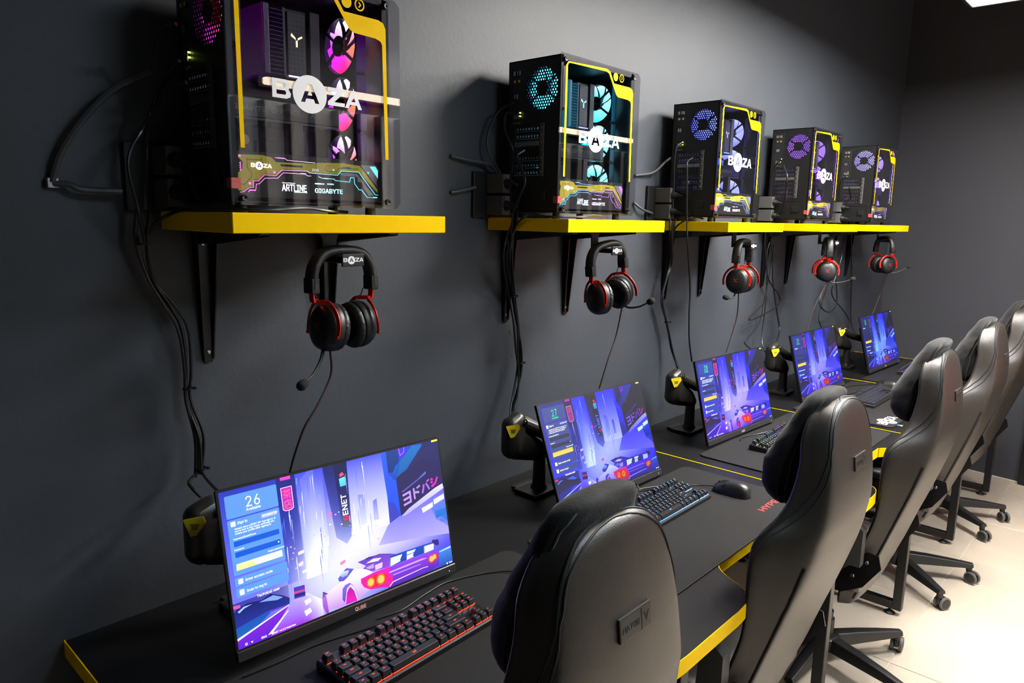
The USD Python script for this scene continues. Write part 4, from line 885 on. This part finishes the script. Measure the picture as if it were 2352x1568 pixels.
CAB = {
 's1 bundle': [(-0.047,-0.05,1.633),(-0.053,-0.04,1.565),(-0.039,-0.03,1.496),(-0.009,-0.03,1.441),(0.014,-0.03,1.384),(0.023,-0.03,1.299),(0.019,-0.03,1.234),(0.034,-0.04,1.156),(0.032,-0.05,1.076)],
 's1 up a': [(-0.032,-0.2,1.952),(-0.046,-0.16,1.945),(-0.039,-0.12,1.922),(-0.029,-0.09,1.858),(-0.039,-0.08,1.811),(-0.064,-0.1,1.775),(-0.085,-0.1,1.739),(-0.091,-0.1,1.703),(-0.077,-0.09,1.641),(-0.052,-0.05,1.566)],
 's1 up b': [(-0.02,-0.2,1.856),(-0.032,-0.15,1.852),(-0.032,-0.1,1.826),(-0.039,-0.08,1.807),(-0.054,-0.09,1.753),(-0.05,-0.06,1.633)],
 's1 up c': [(-0.03,-0.2,1.891),(-0.027,-0.12,1.863),(-0.027,-0.08,1.836),(-0.044,-0.08,1.794),(-0.056,-0.09,1.714),(-0.052,-0.06,1.633)],
 's1 power a': [(-0.009,-0.07,1.724),(0.004,-0.09,1.719),(0.011,-0.12,1.701),(0.005,-0.15,1.675),(0.012,-0.16,1.647)],
 's1 power b': [(-0.013,-0.07,1.659),(0.001,-0.09,1.657),(0.013,-0.12,1.647)],
 's1 shelfcable': [(0.009,-0.2,1.634),(-0.009,-0.15,1.634),(-0.014,-0.08,1.624),(-0.036,-0.06,1.604),(-0.05,-0.05,1.578)],
 's1 cond a': [(-0.192,-0.01,1.678),(-0.176,-0.02,1.731),(-0.139,-0.03,1.792),(-0.087,-0.04,1.851),(-0.022,-0.05,1.891)],
 's1 cond b': [(-0.19,-0.01,1.675),(-0.166,-0.02,1.674),(-0.147,-0.025,1.666),(-0.081,-0.03,1.665)],
 's1 split a': [(0.03,-0.05,1.081),(0.001,-0.06,1.067),(-0.003,-0.08,1.059),(0.007,-0.1,1.041)],
 's1 split b': [(0.032,-0.05,1.08),(0.021,-0.1,1.077),(-0.002,-0.2,1.085)],
 's2 bundle': [(0.935,-0.12,1.655),(0.935,-0.115,1.605),(0.935,-0.109,1.574),(0.939,-0.1,1.504),(1.026,-0.04,1.391),(1.049,-0.04,1.307),(1.062,-0.04,1.222),(1.066,-0.04,1.151),(1.041,-0.05,1.085),(1.009,-0.06,1.022),(0.995,-0.08,0.993)],
 's2 up a': [(0.965,-0.107,1.921),(0.94,-0.08,1.921),(0.93,-0.085,1.874),(0.935,-0.113,1.813),(0.935,-0.105,1.728),(0.935,-0.114,1.655)],
 's2 up b': [(0.955,-0.139,1.819),(0.93,-0.134,1.8),(0.93,-0.155,1.763),(0.93,-0.166,1.727),(0.935,-0.137,1.679),(0.935,-0.117,1.643)],
 's2 up c': [(0.965,-0.085,1.956),(0.94,-0.04,1.924),(0.913,-0.03,1.839),(0.952,-0.05,1.755)],
 's2 shelfcable': [(1.0,-0.197,1.632),(0.965,-0.161,1.639),(0.94,-0.142,1.624),(0.935,-0.119,1.587)],
 's2 cond a': [(0.795,-0.005,1.797),(0.844,-0.015,1.79),(0.927,-0.02,1.782),(0.973,-0.03,1.754)],
 's2 cond b': [(0.797,-0.005,1.697),(0.828,-0.015,1.703),(0.879,-0.02,1.715)],
 's2 split': [(1.012,-0.06,1.007),(0.99,-0.07,0.978),(0.984,-0.1,0.958)],
 's3 bundle': [(1.885,-0.084,1.634),(1.885,-0.08,1.575),(1.962,-0.04,1.47),(1.935,-0.04,1.401),(1.915,-0.04,1.314),(1.962,-0.04,1.222),(2.002,-0.05,1.11),(2.013,-0.08,1.021),(2.018,-0.1,0.986)],
 's3 up a': [(1.905,-0.096,1.929),(1.88,-0.083,1.895),(1.885,-0.08,1.774),(1.885,-0.083,1.642)],
 's3 single': [(1.905,-0.144,1.867),(1.885,-0.133,1.85),(1.88,-0.137,1.805),(1.885,-0.145,1.643),(1.885,-0.154,1.545),(1.988,-0.12,1.369),(1.994,-0.12,1.263),(2.008,-0.12,1.155),(2.041,-0.12,1.06)],
 's3 cond a': [(1.727,-0.005,1.795),(1.829,-0.02,1.812),(1.886,-0.04,1.857),(1.916,-0.05,1.875)],
 's3 cond b': [(1.727,-0.005,1.696),(1.765,-0.02,1.672),(1.838,-0.02,1.657)],
 's3 shelfcable': [(1.95,-0.178,1.641),(1.91,-0.163,1.647),(1.888,-0.139,1.635),(1.885,-0.096,1.601),(1.947,-0.05,1.54)],
 's4 a': [(2.706,-0.15,1.919),(2.783,-0.08,1.877),(2.824,-0.06,1.778),(2.829,-0.05,1.612),(2.853,-0.04,1.528),(2.903,-0.04,1.398),(2.916,-0.04,1.221),(2.884,-0.05,1.048),(2.833,-0.1,0.983)],
 's4 b': [(2.736,-0.15,1.892),(2.666,-0.2,1.828),(2.773,-0.15,1.715),(2.902,-0.06,1.592),(2.887,-0.04,1.484),(2.904,-0.05,1.355),(3.058,-0.05,1.257),(3.03,-0.05,1.203),(2.714,-0.05,1.163),(2.899,-0.05,1.246)],
 's4 c': [(2.892,-0.05,1.549),(2.953,-0.04,1.439),(2.896,-0.04,1.245),(2.841,-0.05,1.141),(2.706,-0.05,1.068),(2.695,-0.05,1.047),(2.772,-0.07,0.997),(2.831,-0.1,0.939)],
 's4 d': [(2.933,-0.05,1.527),(2.981,-0.04,1.35),(3.073,-0.04,1.164),(3.096,-0.05,1.071),(2.923,-0.1,1.005)],
 's5 a': [(3.595,-0.15,1.889),(3.71,-0.08,1.861),(3.79,-0.06,1.742),(3.914,-0.05,1.592),(3.944,-0.05,1.436),(3.866,-0.05,1.308),(3.88,-0.04,1.202),(4.165,-0.06,1.032),(4.007,-0.1,0.874),(4.183,-0.15,0.719)],
 's5 b': [(3.648,-0.15,1.833),(3.867,-0.1,1.744),(3.991,-0.05,1.592),(3.913,-0.04,1.436),(3.683,-0.04,1.215),(3.709,-0.05,1.137),(3.86,-0.05,1.112),(3.934,-0.05,1.172),(3.881,-0.05,1.308)],
 's5 c': [(3.77,-0.05,1.313),(3.725,-0.04,1.186),(3.652,-0.05,1.091),(3.696,-0.06,1.023)],
 's5 d': [(4.141,-0.03,1.564),(4.231,-0.03,1.289),(4.277,-0.04,1.005),(4.284,-0.1,0.912)],
 'h1': [(0.241,-0.25,1.35),(0.231,-0.25,1.295),(0.191,-0.26,1.238),(0.159,-0.26,1.197),(0.147,-0.24,1.139),(0.143,-0.22,1.087)],
 'h2': [(1.315,-0.25,1.345),(1.29,-0.25,1.266),(1.248,-0.25,1.186),(1.223,-0.24,1.099)],
 'h3': [(2.193,-0.25,1.346),(2.15,-0.25,1.246),(2.099,-0.24,1.106)],
 'h4': [(3.064,-0.25,1.34),(2.996,-0.25,1.214),(2.961,-0.24,1.114)],
 'h5': [(4.133,-0.25,1.341),(4.067,-0.25,1.208),(3.964,-0.24,1.07)],
}

# ---------------------------------------------------------------- headset hooks and headsets
def hook(k, lab):
    t = thing('headset_hook', lab, 'hook', T(PI * k + .262, 0, Z0 - ST), 'headset hooks under the shelves')
    b = B().rbox(-.035, -.255, -.003, .035, -.175, 0, .0012, 2)
    n = Polygon([(-.032, 0), (.032, 0), (.021, -.006), (.017, -.016), (.016, -.062), (-.016, -.062), (-.017, -.016), (-.021, -.006)])
    b.ext(n, .004, frame((0, -.206, -.001), (1, 0, 0), (0, 0, 1)))
    b.rbox(-.016, -.29, -.063, .016, -.206, -.0495, .003, 3); obj('bracket', b, M['plas'], t)
    s = obj('sign_plate', B().rbox(-.027, -.2945, -.068, .027, -.2895, -.042, .002, 3), M['plas'], t)
    l = B(); logo(l, front(-.2946) @ T(-.0245, -.0585, 0), .0082, .0003, .049); obj('printed_logo', l, M['white'], s, False)
HK = ['nearest the camera', 'second from the camera', 'in the middle', 'second from the far wall', 'nearest the far wall']
for k in range(5): hook(k, 'black headset hook with a white club sign, under the shelf ' + HK[k])
M['cush'] = mat('black_leatherette_cushion', (.012, .0115, .011), .38, bump=(260, .4))
M['pband'] = mat('black_headband_leather', (.010, .010, .010), .42, bump=(500, .3))
M['redlogo'] = mat('dark_red_emblem', (.35, .012, .01), .4)
def headset(k, yaw, side, mic, lab, cab, spread=0.0, tilt=0.0, roll=0.0):
    """side: which cup carries the microphone (-1 the one at -x)."""
    w = T(PI * k + .264, -.250, Z0 - ST - .0495 + .0025); m = w @ RZ(D(yaw)) @ RY(D(roll)); t = thing('headset', lab, 'headset', m, 'headsets hanging below the shelves')
    bp = spline([(-.075, 0, -.068), (-.0745, 0, -.045), (-.067, 0, -.018), (-.045, 0, .0045), (0, 0, .0105), (.045, 0, .0045), (.067, 0, -.018), (.0745, 0, -.045), (.075, 0, -.068)], 6)
    obj('headband', B().sweep(bp, chaikin([(-.0105, -.0165), (.0105, -.0165), (.0105, .0165), (-.0105, .0165)], 2), (0, 1, 0)), M['pband'], t, 60)
    for s in (-1, 1):
        obj('band_end', B().rbox(-.0100, -.0155, -.018, .0100, .0155, .014, .003, 3, m=T(s * .075, 0, -.058)), M['plas'], t)
        sp = spread * s; C = T(s * .0345 + sp, 0, -.149) @ RY(D(-6 * s - spread * s * 300)) @ RZ(D(tilt * s)) @ RY(D(90 * s))   # local z points outward
        # yoke
        y = B(); y.sweep(spline([(s * .075, 0, -.066), (s * .075, 0, -.084), (s * .073 + sp * .5, 0, -.094)], 4), rsec(.004, .015), (0, 1, 0))
        top = (np.linalg.inv(C) @ [s * .073 + sp * .5, 0, -.094, 1])[:3]
        for q in (-1, 1):
            A = [tuple(top)] + [(-s * .056 * math.cos(a), q * .0545 * math.sin(a), .026 - .010 * math.sin(a)) for a in np.linspace(.35, 1.85, 7)]
            A = [np.array([p[0], p[1], p[2], 1]) for p in A]; A = [(C @ p)[:3] for p in A]
            y.sweep(spline(A, 4), rsec(.0085, .0036), None)
            y.ell(A[-1], (.0042, .0042, .0042), 5)
        obj('yoke', y, M['red'], t, 50)
        sh = B().lathe([(0, .031), (.020, .0305), (.034, .028), (.042, .022), (.0465, .012), (.0475, .002), (.047, -.006), (.044, -.0085), (0, -.0085)], 36, C @ SC(1.08, 1, 1))
        cp = obj('ear_cup', sh, M['plas'], t, 50)
        e = B()
        for L in ([(-.010, .006), (-.002, .006), (.002, -.004), (.010, -.004)], [(-.008, -.004), (0, -.001)], [(.002, .007), (.011, .006)]): e.ext(stroke(L, .0022), .0006, C @ T(0, 0, .0305) @ RZ(D(90 * s)))
        obj('emblem', e, M['redlogo'], cp, False)
        cu = B().lathe([(.026, -.012), (.028, -.020), (.034, -.0245), (.041, -.0235), (.0455, -.018), (.0465, -.012), (.044, -.008)], 72, C @ SC(1.08, 1, 1), lambda th, z: 1 + .012 * np.sin(th * 24) * (z < -.010) + .006 * np.sin(th * 41 + 1))
        obj('ear_cushion', cu, M['cush'], cp, True)
        obj('inner_cloth', B().lathe([(0, -.013), (.030, -.0135)], 24, C @ SC(1.08, 1, 1) @ RX(math.pi) @ T(0, 0, .026)), M['foam'], cp)
        a = (C @ [-s * .046, .012, .004, 1])[:3]; obj('wire', B().tube([(s * .074, .006, -.062), (s * .060, .008, -.074), (s * .056, .012, -.088), tuple(a)], .0012, 6), M['cable'], t)
    iw = np.linalg.inv(m); L_ = lambda p: tuple((iw @ np.array([*(w[:3, 3] + np.array(p)), 1]))[:3])
    c0 = np.array([side * .048 + spread * side, 0, -.192]); e0 = np.array(L_(mic)); h = spline([c0 + [0, 0, .012], c0 + (e0 - c0) * .2 + [0, 0, -.010], c0 + (e0 - c0) * .6 + [0, 0, -.012], e0], 6)
    mb = obj('microphone_boom', B().sweep(h, circ(1, 8), radii=np.linspace(.0042, .0022, len(h))), M['rubber'], t)
    d = (h[-1] - h[-4]); d /= np.linalg.norm(d); a1 = e0 + d * .022
    obj('microphone_foam', B().sweep([e0 + (a1 - e0) * f for f in (-.1, 0, .3, .7, .95, 1.05)], circ(1, 12), radii=[.004, .0085, .0105, .0105, .0085, .003]), M['foam'], mb, 60)
    pts = [L_(np.array(p) - w[:3, 3]) for p in cab]; pts[0] = tuple(np.array([side * .040 + spread * side, -.008, -.196])) ; pts = [pts[0]] + pts[1:]
    obj('cable', B().tube(pts, .0024, 7, 8), M['braid'], t)
M['braid'] = usdkit.material(stage, '/World/Looks/braided_cable', {'tc': ('texture_coordinate', {}), 'c': ('checker_texture', dict(color1=(.008, .007, .007), color2=(.05, .012, .010), scale=420.0)), 'p': ('principled_bsdf', dict(roughness=.6))}, [('tc.object', 'c.vector'), ('c.color', 'p.base_color')], surface='p.BSDF')
headset(0, 2, -1, (-.112, -.03, -.250), 'black and red headset nearest the camera, its microphone pointing down left', CAB['h1'])
headset(1, -6, 1, (.05, -.130, -.160), 'black and red headset with open cups facing the camera, below the cyan-lit computer', CAB['h2'], .010, 12, -9)
headset(2, 6, -1, (-.085, .01, -.215), 'black and red headset under the middle shelf, microphone down left', CAB['h3'])
headset(3, 28, -1, (.03, -.115, -.185), 'black and red headset under the fourth shelf before a tangle of cables', CAB['h4'])
headset(4, 52, -1, (.035, -.125, -.160), 'black headset with a red emblem in view, nearest the far wall', CAB['h5'])

# ---------------------------------------------------------------- sockets and loose cables
M['sock'] = mat('grey_black_socket_plastic', (.085, .085, .085), .38)
def outlet(k, dx, lab):
    t = thing('power_socket', lab, 'power socket', T(PI * k + dx, 0, 0), 'double power sockets on the wall')
    obj('back_plate', B().rbox(-.002, -.012, 1.628, .088, -.0005, 1.762, .003, 2), M['plas'], t)  # flat dark slab on the wall beside the housings
    for z in (1.638, 1.700):
        h = obj('socket_housing', B().rbox(.052, -.078, z, .084, -.010, z + .055, .003, 2), M['sock'], t)
        obj('plug', B().cyl((.068, -.078, z + .028), (.068, -.098, z + .028), .015, .009, 14).cyl((.068, -.098, z + .028), (.07, -.118, z + .024), .0055, .0042, 8), M['rubber'], h)
for k, dx in ((0, -.066), (1, -.068), (2, -.084), (3, -.092), (4, -.090)):
    outlet(k, dx, 'black double power socket on the wall left of the ' + ['nearest', 'cyan-lit', 'deep blue-lit', 'purple-lit', 'pale violet-lit'][k] + ' computer')
def bundle(names, lab, ties=(), r=.0034, mt='cable', name='cable_bundle', jit=0, cat='cables'):
    t = thing(name, lab, cat, None, 'loose black cables on the wall' if name == 'cable_bundle' else None)
    rs = np.random.RandomState(len(lab))
    for n in names:
        n, rep = (n, 1) if isinstance(n, str) else n
        for q in range(rep):
            P_ = np.array(CAB[n]); 
            if rep > 1:
                o = np.cumsum(rs.normal(0, .004, P_.shape), 0); o = (o - o.mean(0)).clip(-.009, .009); P_ = P_ + o + [(q - (rep - 1) / 2) * .0055, 0, 0]; P_[:, 1] = np.minimum(P_[:, 1], -.007)
            obj('cable', B().tube(P_, r, 7, 6), M[mt], t)
    for p in ties: obj('cable_tie', B().lathe([(.009, -.002), (.0115, -.002), (.0115, .002), (.009, .002)], 12, T(*p)).box(p[0] + .009, p[1] - .012, p[2] - .002, p[0] + .013, p[1] - .006, p[2] + .003), M['plas'], t)
CAB['s1 loop'] = [(-.01, -.17, Z0 + .006), (.03, -.245, Z0 + .005), (.10, -.276, Z0 + .006), (.17, -.270, Z0 + .011), (.23, -.262, Z0 + .006), (.30, -.22, Z0 + .005)]; CAB['s2 loop'] = [(x + PI, y, z) for x, y, z in CAB['s1 loop']]
bundle(['s1 loop', ('s1 bundle', 4), 's1 up a', 's1 up b', 's1 up c', 's1 power a', 's1 power b', 's1 shelfcable', 's1 split a', 's1 split b'], 'bundle of black cables hanging left of the nearest shelf down to the bright monitor', ((-.053, -.04, 1.565), (.023, -.03, 1.26), (.033, -.05, 1.085)))
bundle(['s2 loop', ('s2 bundle', 4), 's2 up a', 's2 up b', 's2 up c', 's2 shelfcable', 's2 split'], 'bundle of black cables crossing the end of the second shelf', ((1.026, -.04, 1.391), (1.066, -.04, 1.175), (1.0, -.065, 1.01)))
bundle([('s3 bundle', 3), 's3 up a', 's3 single', 's3 shelfcable'], 'black cables running down the left end of the middle shelf', ((1.962, -.04, 1.222),), .0034)
bundle(['s4 a', 's4 b', 's4 c', 's4 d'], 'tangle of black cables between the third and fourth monitors', (), .0034)
bundle(['s5 a', 's5 b', 's5 c', 's5 d'], 'looped black cables below the headset under the fourth shelf', (), .0034)
bundle(['s1 cond a', 's1 cond b'], 'flat grey cable curving out of a hole in the wall, far left', (), .0062, 'conduit', 'wall_cable', cat='cable')
bundle(['s2 cond a', 's2 cond b'], 'two grey cables leaving the wall beside the second power socket', (), .0052, 'conduit', 'wall_cable', cat='cable')
bundle(['s3 cond a', 's3 cond b'], 'two grey cables leaving the wall between the cyan-lit and blue-lit computers', (), .0048, 'conduit', 'wall_cable', cat='cable')

for p_, q_ in ((0, (-.190, 1.6765)),): obj('cable_clip', B().rbox(q_[0] - .012, -.014, q_[1] - .010, q_[0] + .010, -.0005, q_[1] + .010, .003, 2), M['grey'], '/World/wall_cable')

# ---------------------------------------------------------------- gaming chairs
# rows of the back: height, rear face, front edge, half width at the rear, half width at the front
BACK = [(.33, -.118, -.075, .165, .190), (.36, -.137, -.078, .178, .205), (.42, -.157, -.090, .190, .222), (.50, -.186, -.118, .198, .232), (.60, -.217, -.150, .202, .240), (.70, -.250, -.176, .204, .250), (.78, -.275, -.182, .202, .259),
        (.84, -.293, -.182, .197, .264), (.895, -.306, -.184, .190, .263), (.925, -.311, -.188, .184, .254), (.95, -.316, -.200, .178, .234), (.975, -.319, -.216, .171, .205), (1.01, -.320, -.229, .161, .180), (1.05, -.319, -.236, .152, .166), (1.10, -.314, -.240, .142, .156), (1.15, -.306, -.236, .130, .146), (1.185, -.299, -.236, .115, .126), (1.21, -.293, -.240, .092, .099), (1.225, -.286, -.248, .060, .064), (1.231, -.276, -.258, .020, .022)]
def rows(R, n):
    R = np.array(R); t = np.r_[0, np.cumsum(np.hypot(np.diff(R[:, 0]), np.diff(R[:, 1])) + np.abs(np.diff(R[:, -1])) * .5)]
    from scipy.interpolate import PchipInterpolator
    return PchipInterpolator(t, R)(np.linspace(0, t[-1], n))
def back_mesh():
    L = []
    for z, yr, yf, hr, hf in rows(BACK, 70):
        d = yf - yr; h = [(0, yr - .007), (.55 * hr, yr - .004), (.93 * hr, yr + .002), (hr + .10 * (hf - hr), yr + .13 * d), (hr + .55 * (hf - hr), yr + .5 * d), (hf - .004, yf - .22 * d), (hf, yf - .06 * d), (hf - .10 * hf, yf + .004), (.72 * hf, yf - .22 * d), (.4 * hf, yf - .40 * d), (0, yf - .42 * d)]
        lp = np.array(h + [(-x, y) for x, y in h[-2:0:-1]]); lp = chaikin(lp, 2)
        L.append(np.c_[lp, np.full(len(lp), z)])
    return B().loft(L)
BM = back_mesh(); BV = BM.vf()[0]
def snap(P_, out=.0012):
    P_ = spline(P_, 10); d = ((P_[:, None] - BV[None]) ** 2).sum(-1); i = d.argsort(1)[:, :3]; q = BV[i].mean(1)
    for _ in range(3): q[1:-1] = .25 * q[:-2] + .5 * q[1:-1] + .25 * q[2:]
    c = np.stack([q[:, 0] * 0, q[:, 1] * 0 - .24, q[:, 2]], 1); o = q - c; return q + o / np.linalg.norm(o, axis=1, keepdims=True) * out
SEAM = [(-.262, -.186, .915), (-.235, -.205, .950), (-.205, -.245, .99), (-.175, -.283, 1.04), (-.150, -.300, 1.10), (-.132, -.298, 1.15), (-.108, -.288, 1.195), (-.06, -.278, 1.225), (0, -.272, 1.232)]
SEAM = SEAM + [(-x, y, z) for x, y, z in SEAM[-2::-1]]
def pillow_mesh():
    R = [(.985, -.205, -.196, .05, 0), (.990, -.222, -.172, .092, 0), (1.005, -.235, -.150, .116, 0), (1.035, -.240, -.134, .128, 0), (1.08, -.243, -.136, .131, 0), (1.13, -.252, -.158, .129, 0), (1.18, -.264, -.186, .117, 0), (1.225, -.276, -.208, .103, 0), (1.25, -.284, -.224, .086, 0), (1.262, -.280, -.240, .062, 0), (1.267, -.268, -.252, .025, 0)]
    L = []
    for z, yb, yf, hw, _ in rows(R, 46):
        m, r = (yb + yf) / 2, (yf - yb) / 2; a = np.linspace(0, 2 * math.pi, 44, endpoint=False); c, s = np.cos(a), np.sin(a)
        x = hw * np.sign(c) * np.abs(c) ** .62; y = m + r * np.sign(s) * np.abs(s) ** .8; y = y - .02 * (x / .13) ** 2 * (y > m)
        L.append(np.c_[x, y, np.full(44, z)])
    v = np.array(L); k = meshkit.fbm(v.reshape(-1, 3) * 26, 3, 2).reshape(v.shape[:2]) - .5; v[..., 1] += k * .010; v[..., 0] *= 1 + k * .05
    return B().loft(v)
PM = pillow_mesh()
M['lsmooth'] = mat('chair_leather', (.026, .0215, .0175), .36, bump=(520, .25), spec=.5)
M['velvet2'] = mat('velvet_piping', (.02, .02, .02), .7, sheen=.4)
M['lbadge'] = mat('embossed_leather_badge', (.026, .022, .019), .42)
M['nylon'] = mat('black_nylon_base', (.012, .0118, .0115), .42, bump=(900, .15))
M['tread'] = mat('grey_wheel_tread', (.10, .095, .09), .5)
def caster(par, p, ang):
    m = T(*p) @ RZ(ang)
    b = B(); b.cyl((0, 0, .046), (0, 0, .078), .0055, n=10, m=m).rbox(-.010, -.008, .022, .034, .008, .054, .006, 3, m=m)
    c = obj('caster', b, M['nylon'], par)
    for s in (-1, 1):
        W = B().lathe([(0, .013), (.012, .0145), (.020, .0135), (.0225, .012), (.0225, 0), (0, 0)], 24, m @ T(.018, s * .0085, .0285) @ RX(D(-90 * s)))
        k = obj('wheel', W, M['nylon'], c, 50)
        obj('tyre', B().lathe([(.0222, 0), (.0275, .0012), (.0285, .003), (.0285, .0095), (.0275, .0115), (.0222, .0125)], 28, m @ T(.018, s * .0085, .0285) @ RX(D(-90 * s))), M['tread'], c, 40)
def chair(x, y, yaw, base, lab, drop=0.0, bx=-.04):
    t = thing('gaming_chair', lab, 'chair', T(x, y, 0) @ RZ(D(yaw)), 'black leather gaming chairs along the desks')
    bk = obj('backrest', BM, M['lsmooth'], t, 50)
    for o, r in ((0, .0022), (1, .0018)):
        S = [(x_ * (1 + .0 * o), y_ - o * .010, z_ - o * .013 * (1 - abs(z_ - .95) * 1.2)) for x_, y_, z_ in SEAM]; obj('stitched_seam', B().sweep(snap(S), circ(1, 6), radii=r), M['seam'], bk)
    for s in (-1, 1):
        obj('side_piping', B().sweep(snap([(s * .199, -.293, .88), (s * .207, -.268, .78), (s * .209, -.240, .70), (s * .207, -.208, .60), (s * .203, -.176, .50), (s * .195, -.148, .42), (s * .183, -.128, .36)], .002), circ(1, 7), radii=.0042), M['seam'], bk)  # seam gap beside the rear panel; its shade is made as a dark tube
    # badge on the rear of the head section
    a = math.atan2(.012, .10); bm = frame((.008, -.3225, 1.088), (1, 0, 0), (0, math.sin(a) * 1.0, math.cos(a)))
    bd = obj('badge', B().rbox(-.039, -.0175, -.002, .039, .0175, .0032, .0022, 2, m=bm), M['lbadge'], bk)
    bb = B(); bb.ext(sbox(.0125, -.0155, .0135, .0155), .0006, bm @ T(0, 0, .0030)); text(bb, 'HATOR', .0085, bm @ T(-.0335, -.0045, .0030), .0006, True, w=.042)
    for L in ([(.019, .007), (.0225, .002), (.025, -.006)], [(.031, .007), (.0275, .002), (.025, -.006)], [(.0215, .004), (.0285, .004)]): bb.ext(stroke(L, .0018), .0006, bm @ T(0, 0, .0030))
    obj('embossing', bb, M['seam'], bd, False)
    p = obj('head_pillow', B().b(PM, T(0, drop, -drop)), M['velvet'], t, 70)
    v = PM.vf()[0][:46 * 44].reshape(46, 44, 3)
    for q in (26, 40): obj('piping', B().sweep(spline(v[3:43, q] + [0, drop, -drop], 2), circ(1, 6), radii=.0024), M['velvet2'], p)
    # seat
    se = B(); L = []
    for yy, h in ((-.15, .02), (-.13, .05), (-.05, .072), (.10, .078), (.25, .078), (.33, .068), (.365, .045), (.375, .015)):
        e = 1 if -.14 < yy < .36 else .93; hw = (.235 + .02 * (yy > 0)) * e
        k = [(-hw, 0), (-hw - .01, .035), (-hw + .01, h + .03), (-hw + .07, h + .022), (-.10, h), (.10, h), (hw - .07, h + .022), (hw - .01, h + .03), (hw + .01, .035), (hw, 0)]
        lp = chaikin(k, 2); L.append(np.c_[lp[:, 0], np.full(len(lp), yy), lp[:, 1] + .395])
    obj('seat', se.loft(L), M['lsmooth'], t, 50)
    # tilt mechanism, recline brackets, gas lift
    obj('tilt_mechanism', B().rbox(-.10 + bx * .5, -.12, .355, .10 + bx * .5, .16, .398, .006, 2).cyl((.10, .05, .375), (.27, .07, .372), .006).rbox(.25, .055, .366, .30, .09, .380, .004, 2), M['nylon'], t)
    for s in (-1, 1):
        rb = obj('recline_bracket', B().add(*hull([(s * X, yy, zz) for X in (.236, .242) for yy, zz in ((-.02, .40), (-.10, .40), (-.165, .44), (-.215, .52), (-.205, .56), (-.17, .565), (-.10, .49), (-.02, .46))])), M['blkg'], t, False)
        for yy, zz in ((-.17, .53), (-.13, .47), (-.06, .43)): obj('bolt', B().lathe([(0, .004), (.006, .004), (.0075, .002), (.0075, 0)], 12, frame((s * .242, yy, zz), (0, s, 0), (0, 0, 1))), M['chrome'], rb)
        # armrest
        ar = obj('armrest_post', B().add(*hull([(s * X, yy, zz) for X in (.262, .285) for yy, zz in ((.0, .40), (.06, .40), (-.10, .54), (-.15, .54))])).add(*hull([(s * X, yy, zz) for X in (.262, .300) for yy, zz in ((-.10, .53), (-.165, .53), (-.165, .655), (-.125, .690), (-.11, .690))])).rbox(min(s * .18, s * .29), .0, .385, max(s * .18, s * .29), .06, .40, .004, 2), M['dgrey'], t, 30)
        obj('armrest_pad', B().rbox(s * .280 - .045, -.118, .668, s * .280 + .045, .13, .695, .012, 3), M['rubber'], t)
    obj('gas_lift', B().lathe([(0, .06), (.031, .06), (.031, .18), (.025, .185), (.025, .21), (.015, .212), (.015, .36), (0, .36)], 20, T(bx, 0, 0)), M['nylon'], t)
    bs = B(); bs.lathe([(0, .062), (.050, .064), (.058, .075), (.056, .112), (.045, .120), (0, .120)], 24, T(bx, 0, 0))
    for i in range(5):
        A = D(base + 72 * i) ; c, s = math.cos(A), math.sin(A); P_ = []; L = []
        for f, w, zt, zb in ((.04, .030, .117, .070), (.14, .027, .112, .072), (.24, .023, .103, .073), (.315, .019, .094, .074), (.332, .016, .092, .076)):
            L.append([(f, -w, zb), (f, -w * .8, zt - .004), (f, -w * .5, zt), (f, w * .5, zt), (f, w * .8, zt - .004), (f, w, zb)])
        bs.loft(L, T(bx, 0, 0) @ RZ(A)); bs.cyl((bx + .32 * c, .32 * s, .055), (bx + .32 * c, .32 * s, .085), .013, n=12)
    b_ = obj('star_base', bs, M['nylon'], t, 40)
    rs = random.Random(int(base))
    for i in range(5):
        A = D(base + 72 * i); caster(t, (bx + .32 * math.cos(A), .32 * math.sin(A), 0), rs.uniform(0, 6.28))
CX, CY = .172, -.732
chair(CX, CY, 0, 250, 'black leather gaming chair nearest the camera, its back filling the lower middle')
chair(CX + PI, CY, 0, 262, 'second black leather gaming chair, in front of the violet city monitor', .017)
chair(CX + PI * 2, CY - .012, 0, 252, 'black leather gaming chair in the middle of the row, its side panel in full view')
chair(CX + PI * 3, CY - .005, 0, 228, 'black leather gaming chair fourth from the camera, with a faint red sheen', .014)
chair(CX + PI * 4, CY + .005, -4, 233, 'black leather gaming chair cut off at the right edge, tinted red', .01)
# unseen red light on the aisle side, placed to redden the last chairs
rl = thing('neon_sign', 'unseen red light on the finned wall, out of view, reddening the last chairs', 'unseen light', T(4.2, -2.44, 1.0))
obj('tube', B().sweep(chaikin([(-.32, 0, -.22), (.32, 0, -.22), (.32, 0, .22), (-.32, 0, .22)], 3), circ(1, 8), radii=.014, closed=True), emat('unseen_red_glow', (1, .03, .015), 13.0), rl)
for sx in (-.3, .3): obj('clip', B().box(sx - .01, -.03, -.01, sx + .01, -.012, .01), M['plasd'], rl)
